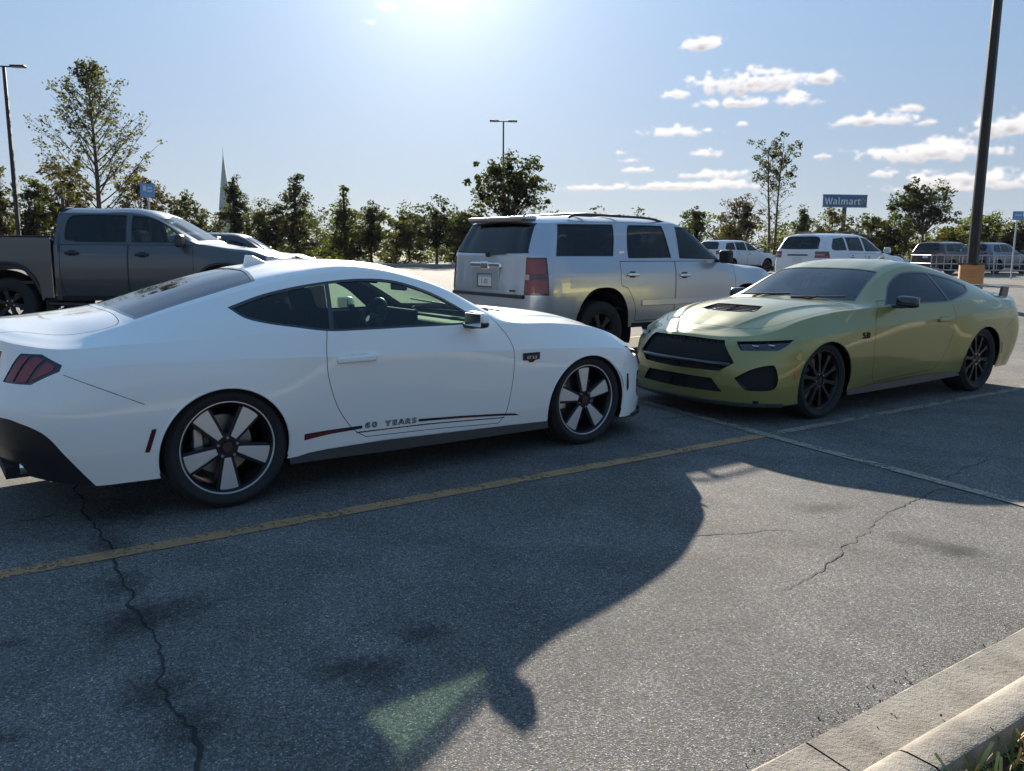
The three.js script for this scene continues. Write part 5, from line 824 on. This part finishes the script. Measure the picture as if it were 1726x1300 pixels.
// ---------- trees: trunk, limbs, and crowns of many small leaf faces ----------
const bark = std([1, 1, 1], 0.95, 0, { map: dataTex(128, (x, y) => { const v = 0.5 + 0.9 * fbm(x / 5, y / 26, 4); return [toS(0.085 * v), toS(0.068 * v), toS(0.052 * v)]; }, true) });
const leafM = new THREE.MeshPhysicalMaterial({ vertexColors: true, roughness: 0.9, transmission: 0.6, thickness: 0, specularIntensity: 0.3, side: THREE.DoubleSide });
const LEAF = [[0.26, 0.315, 0.085], [0.33, 0.35, 0.08], [0.34, 0.44, 0.08], [0.30, 0.27, 0.08], [0.19, 0.24, 0.075]];
class Leaves {
  constructor(seed, tone) { this.r = rng(seed); this.tone = LEAF[tone]; this.p = []; this.n = []; this.c = []; }
  leaf(x, y, z, size) {
    const r = this.r, a = r() * 6.283, b = Math.acos(2 * r() - 1), ux = Math.sin(b) * Math.cos(a), uy = Math.cos(b) * 0.8, uz = Math.sin(b) * Math.sin(a);
    let vx = r() - 0.5, vy = r() - 0.5, vz = r() - 0.5; const d = vx * ux + vy * uy + vz * uz; vx -= d * ux; vy -= d * uy; vz -= d * uz; const L = Math.hypot(vx, vy, vz) || 1, w = size * 0.30 / L; vx *= w; vy *= w; vz *= w;
    const nx = uy * vz - uz * vy, ny = uz * vx - ux * vz, nz = ux * vy - uy * vx, NL = Math.hypot(nx, ny, nz) || 1, h = size * 0.5;
    const A = [x - ux * h, y - uy * h, z - uz * h], B = [x + vx, y + vy, z + vz], C = [x + ux * h, y + uy * h, z + uz * h], D = [x - vx, y - vy, z - vz];
    const k = 0.55 + 0.85 * r(), w2 = 0.9 + 0.25 * r();
    for (const q of [A, B, C, A, C, D]) { this.p.push(...q); this.n.push(nx / NL, ny / NL, nz / NL); this.c.push(this.tone[0] * k * w2, this.tone[1] * k, this.tone[2] * k); }
  }
  clump(x, y, z, R, count, size) { const r = this.r; for (let k = 0; k < count; k++) { const a = r() * 6.283, b = 2 * r() - 1, q = R * Math.cbrt(r()), s = Math.sqrt(1 - b * b); this.leaf(x + q * s * Math.cos(a), y + q * b * 0.75, z + q * s * Math.sin(a), size * (0.7 + 0.6 * r())); } }
  build() { const g = new THREE.BufferGeometry(); g.setAttribute('position', new THREE.Float32BufferAttribute(this.p, 3)); g.setAttribute('normal', new THREE.Float32BufferAttribute(this.n, 3)); g.setAttribute('color', new THREE.Float32BufferAttribute(this.c, 3)); return g; }
}
function tree(kind, x, z, top, width, tone, seed, label) {
  const y0 = z < -52 ? 0.42 : groundY(x, z), H = (top - y0) * (kind === 'sparse' || kind === 'tall' ? 1 : 1.05), W = width / 2 * (kind === 'sparse' || kind === 'tall' ? 1 : kind === 'vase' ? 1.4 : 1.3), r = rng(seed * 131 + 7), o = thing(kind === 'sparse' ? 'sparse_tree' : kind === 'tall' ? 'twin_trunk_tree' : 'broadleaf_tree', label, 'tree', [x, y0, z], 0, 'trees along the far verge');
  const wood = [], lv = new Leaves(seed * 17 + 3, tone), P = (a) => new THREE.Vector3(...a);
  const limb = (a, b, r0, r1) => wood.push(bar(a, b, r0, r1, 6));
  if (kind === 'sparse') {
    const trunk = (t) => [0.12 * Math.sin(t * 5) * t, H * 0.97 * t, 0.1 * Math.cos(t * 4) * t];
    for (let k = 0; k < 14; k++) limb(trunk(k / 14), trunk((k + 1) / 14), lerp(0.17, 0.025, k / 14), lerp(0.17, 0.02, (k + 1) / 14));
    for (let k = 0; k < 46; k++) {
      const t = 0.24 + 0.74 * k / 46, b = trunk(t), a = k * 2.4 + r(), len = W * 0.70 * (1.02 - Math.pow(Math.abs(t - 0.36) / 0.68, 1.3)) * (0.75 + 0.4 * r()), up = 0.75 + 0.5 * t + 0.25 * r();
      let prev = b; const n = 5; for (let j = 1; j <= n; j++) {
        const f = j / n, q = [b[0] + Math.cos(a + 0.25 * f) * len * f, b[1] + len * up * (f * 0.75 + 0.3 * f * f), b[2] + Math.sin(a + 0.25 * f) * len * f]; limb(prev, q, lerp(0.045, 0.012, (j - 1) / n) * (1.1 - t * 0.5), lerp(0.045, 0.01, f) * (1.1 - t * 0.5));
        if (j > 1) for (let s = 0; s < 3; s++) { const aa = a + (r() - 0.5) * 3.2, l2 = len * 0.32 * (0.6 + r()), e = [q[0] + Math.cos(aa) * l2, q[1] + l2 * (0.3 + 0.8 * r()), q[2] + Math.sin(aa) * l2]; limb(q, e, 0.012, 0.006); if (r() < 0.8) lv.clump(e[0], e[1], e[2], 0.28, 8, 0.17); if (r() < 0.5) lv.clump(lerp(q[0], e[0], 0.5), lerp(q[1], e[1], 0.5), lerp(q[2], e[2], 0.5), 0.22, 4, 0.16); }
        prev = q;
      }
    }
    lv.clump(0.1, H * 0.97, 0, 0.45, 28, 0.16);
  } else if (kind === 'tall') {
    for (const [dx, k0] of [[-0.28, 0], [0.34, 1]]) {
      const trunk = (t) => [dx * (0.4 + 0.9 * t) + 0.05 * Math.sin(t * 6 + k0), H * 0.93 * t, 0.1 * Math.sin(t * 4)];
      for (let k = 0; k < 10; k++) limb(trunk(k / 10), trunk((k + 1) / 10), lerp(0.10, 0.02, k / 10), lerp(0.10, 0.018, (k + 1) / 10));
      for (let k = 0; k < 40; k++) { const t = 0.3 + 0.68 * k / 40, b = trunk(t), a = k * 2.4 + k0, len = W * (t > 0.62 ? 0.75 : 0.7) * (0.6 + 0.6 * r()), e = [b[0] + Math.cos(a) * len, b[1] + len * (0.5 + 0.5 * r()), b[2] + Math.sin(a) * len]; limb(b, e, 0.016, 0.006); if (t > 0.60) { lv.clump(e[0], e[1], e[2], 0.26, 34, 0.16); lv.clump(lerp(b[0], e[0], 0.5), lerp(b[1], e[1], 0.5), lerp(b[2], e[2], 0.5), 0.24, 14, 0.15); } else if (r() < 0.75) lv.clump(e[0], e[1], e[2], 0.22, 6, 0.13); }
    }
    for (let k = 0; k < 26; k++) { const a = r() * 6.28; lv.clump(Math.cos(a) * W * 0.6, 0.4 + r() * 1.2, Math.sin(a) * W * 0.6, 0.3, 40, 0.16); }
  } else {
    const trunkTop = kind === 'vase' ? 0.36 : kind === 'cone' ? 0.9 : 0.42, tr = 0.05 + H * 0.016, bow = (r() - 0.5) * 0.3;
    const trunk = (t) => [bow * t * t, H * t, 0.1 * t];
    for (let k = 0; k < 5; k++) limb(trunk(trunkTop * k / 5), trunk(trunkTop * (k + 1) / 5), lerp(tr, tr * 0.55, k / 5), lerp(tr, tr * 0.55, (k + 1) / 5));
    const low = kind === 'vase' ? 0.40 : kind === 'cone' ? 0.06 : 0.08, clumps = Math.round((kind === 'vase' ? 66 : 84) * clamp(H * width / 24, 0.7, 1.8)), T = trunk(trunkTop);
    // the crown is a heap of lobes of unlike size; clumps of leaves sit in each, denser near its skin
    const lobes = [], nl = kind === 'cone' ? 8 : kind === 'vase' ? 13 : 10 + Math.floor(r() * 4), span = H * (1 - low);
    for (let k = 0; k < nl; k++) {
      const f = kind === 'cone' ? k / (nl - 1) : k === 0 ? 1 : (k + 0.3 * r()) / nl, a = k * 2.4 + r() * 1.2;
      const prof = kind === 'cone' ? Math.pow(1 - f * 0.93, 0.62) : kind === 'vase' ? 0.45 + 0.55 * Math.sin(Math.PI * clamp(f * 0.82 + 0.12)) : Math.sqrt(Math.max(0.10, 1 - Math.pow((f - 0.40) / 0.66, 2)));
      const R = W * (kind === 'cone' ? 0.66 * prof + 0.04 : (0.38 + 0.26 * r()) * (0.55 + 0.45 * prof)), Ry = kind === 'cone' ? span / nl * 1.05 + 0.15 : R * (0.65 + 0.35 * r()), off = Math.max(0, W * prof - R) * (0.65 + 0.3 * r());
      lobes.push([Math.cos(a) * off + bow * f, lerp(H * low + Ry * 0.8, H - Ry * 0.95, f), Math.sin(a) * off, R, Ry]);
    }
    if (kind !== 'cone') lobes.push([bow * 0.3, H * (kind === 'vase' ? 0.62 : 0.40), 0, W * 0.6, H * 0.24]);
    const vol = lobes.reduce((q, l) => q + l[3] * l[4], 0), total = clumps * 1.7;
    for (const l of lobes) {
      const n = Math.max(5, Math.round(total * l[3] * l[4] / vol));
      for (let k = 0; k < n; k++) {
        const a = r() * 6.283, b = 2 * r() - 1, q = Math.pow(r(), 0.45) * (r() < 0.12 ? 1.12 : 1.0), sn = Math.sqrt(1 - b * b), R = 0.15 + 0.24 * r() * Math.min(1.2, W * 0.7), c = [l[0] + Math.cos(a) * sn * l[3] * q, Math.max(0.25, l[1] + b * l[4] * q), l[2] + Math.sin(a) * sn * l[3] * q];
        const reach = Math.hypot(c[0], c[2]), most = W * (kind === 'vase' ? 0.64 : 0.9); if (reach > most) { c[0] *= most / reach; c[2] *= most / reach; }
        lv.clump(c[0], c[1], c[2], R * 1.2, Math.round(20 + 62 * R), 0.15 + 0.09 * r());
        if (k % 2 === 0) { const st = kind === 'cone' ? trunk(clamp(c[1] / H - 0.12, 0.05, 0.85)) : T; limb([st[0], st[1] * (kind === 'round' ? 0.75 + 0.25 * r() : 1), st[2]], c, 0.022 + 0.009 * H / 6, 0.006); }
      }
    }
  }
  put('trunk', wood, bark, o); put('crown', lv.build(), leafM, o, { kind: 'stuff' });
  return o;
}
{
  const list = [
    ['round', -34.3, -56, 6.53, 2.82, 1, 'green tree cut off by the picture edge behind the pole'],
    ['round', -29.7, -52, 5.37, 2.3, 2, 'small bright green tree beside the light pole by the pickup bed'],
    ['round', -31.1, -58, 7.45, 4.68, 3, 'broad olive-brown tree left of the tall sparse tree'],
    ['sparse', -22.2, -45, 11.12, 6.2, 1, 'tall sparse tree with thin leaves and dark upright branches'],
    ['round', -25.2, -57, 6.69, 4.27, 3, 'olive tree behind the small blue sign'],
    ['round', -23.3, -60, 5.06, 3.63, 0, 'low dark tree between the blue sign and the steeple'],
    ['cone', -20.6, -62, 6.85, 4.11, 0, 'pointed tree standing in front of the steeple'],
    ['round', -17.6, -60, 4.76, 3.63, 0, 'low tree between the two pointed trees'],
    ['cone', -16.6, -64, 6.62, 5.17, 0, 'wide pointed tree above the white coupe roof'],
    ['cone', -11.2, -56, 5.31, 2.74, 2, 'slim lighter green tree with a visible stem'],
    ['round', -10.2, -60, 4.48, 2.42, 0, 'small round tree just past the slim light green tree'],
    ['round', -7.7, -62, 4.18, 3.75, 0, 'low bushy tree before the dark bushy one near the silver suv'],
    ['round', -5.3, -58, 4.74, 4.68, 4, 'dark bushy tree next to the silver suv tailgate'],
    ['round', -3.5, -60, 4.28, 2.42, 0, 'small tree half hidden by the silver suv rear glass'],
    ['vase', -0.3, -46, 6.57, 5.04, 0, 'round-headed tree with a light pole through it above the silver suv'],
    ['round', 13.5, -62, 4.49, 2.06, 0, 'small tree peeking over the silver suv roof rail end'],
    ['round', 16.0, -60, 5.16, 3.81, 3, 'dark olive tree just behind the twin-trunk tree'],
    ['tall', 15.4, -50, 8.06, 2.5, 0, 'tall narrow twin-trunk tree with leaves mostly at the top'],
    ['cone', 22.1, -64, 4.73, 2.4, 0, 'narrow tree between the twin-trunk tree and the store sign'],
    ['round', 25.0, -66, 4.53, 3.14, 1, 'low tree just below the store sign'],
    ['round', 27.2, -64, 4.24, 3.41, 0, 'low tree just past the store sign post'],
    ['round', 28.2, -62, 4.08, 3.13, 0, 'low tree at the foot of the spreading dark tree'],
    ['vase', 27.4, -56, 6.15, 4.52, 4, 'dark spreading tree past the store sign'],
    ['round', 34.2, -62, 4.46, 5.36, 2, 'wide bright green tree behind the tall pole'],
    ['round', 34.9, -58, 3.65, 2.68, 2, 'lime green shrub-like tree at the picture edge by the blue sign'],
    ['round', 31.3, -60, 3.15, 3.03, 1, 'low yellow-green tree between dark spreading tree and tall pole'],
  ];
  list.forEach((a, k) => tree(a[0], a[1], a[2], a[3], a[4], a[5], k + 1, a[6]));
  // brush that fills the verge under and behind the trees: one mass
  const parts = new Leaves(999, 0), r = rng(404), tones = [0, 0, 1, 4, 3, 0, 2];
  for (let k = 0; k < 280; k++) {
    const x = -62 + 124 * (k + r()) / 280, z = -(55 + r() * 18), h = 1.2 + 2.3 * r() * (0.5 + fbm(x * 0.12, 3, 3)), w = 1.0 + 1.2 * r(); parts.tone = LEAF[tones[Math.floor(r() * tones.length)]];
    for (let q = 0; q < 15; q++) { const a = r() * 6.28, f = Math.sqrt(r()); parts.clump(x + Math.cos(a) * w * f, 0.35 + h * r() * Math.sqrt(1 - f * f * 0.8), z + Math.sin(a) * w * f, 0.38, 26, 0.20); }
  }
  const b = put('undergrowth', parts.build(), leafM, scene, { kind: 'stuff', label: 'dense low brush filling the verge beneath the trees', category: 'brush' });
  // a distant wood closing the view
  const far = new Leaves(31, 0);
  for (let k = 0; k < 420; k++) { const x = -170 + 340 * (k + r()) / 420, z = -(95 + 50 * r()), h = (3.0 + 3.5 * fbm(x * 0.05 + 3, 1, 3)); far.tone = LEAF[tones[Math.floor(r() * 7)]]; for (let q = 0; q < 7; q++) far.clump(x + (r() - 0.5) * 4, 0.5 + h * r(), z + (r() - 0.5) * 3, 0.9, 26, 0.42); }
  put('distant_woods', far.build(), leafM, scene, { kind: 'stuff', label: 'far band of woods behind the verge', category: 'woods' });
}

// haze of the low sun
scene.fog = new THREE.FogExp2(new THREE.Color().setRGB(0.86, 0.90, 0.95), 0.00012);
renderer.render(scene, camera);
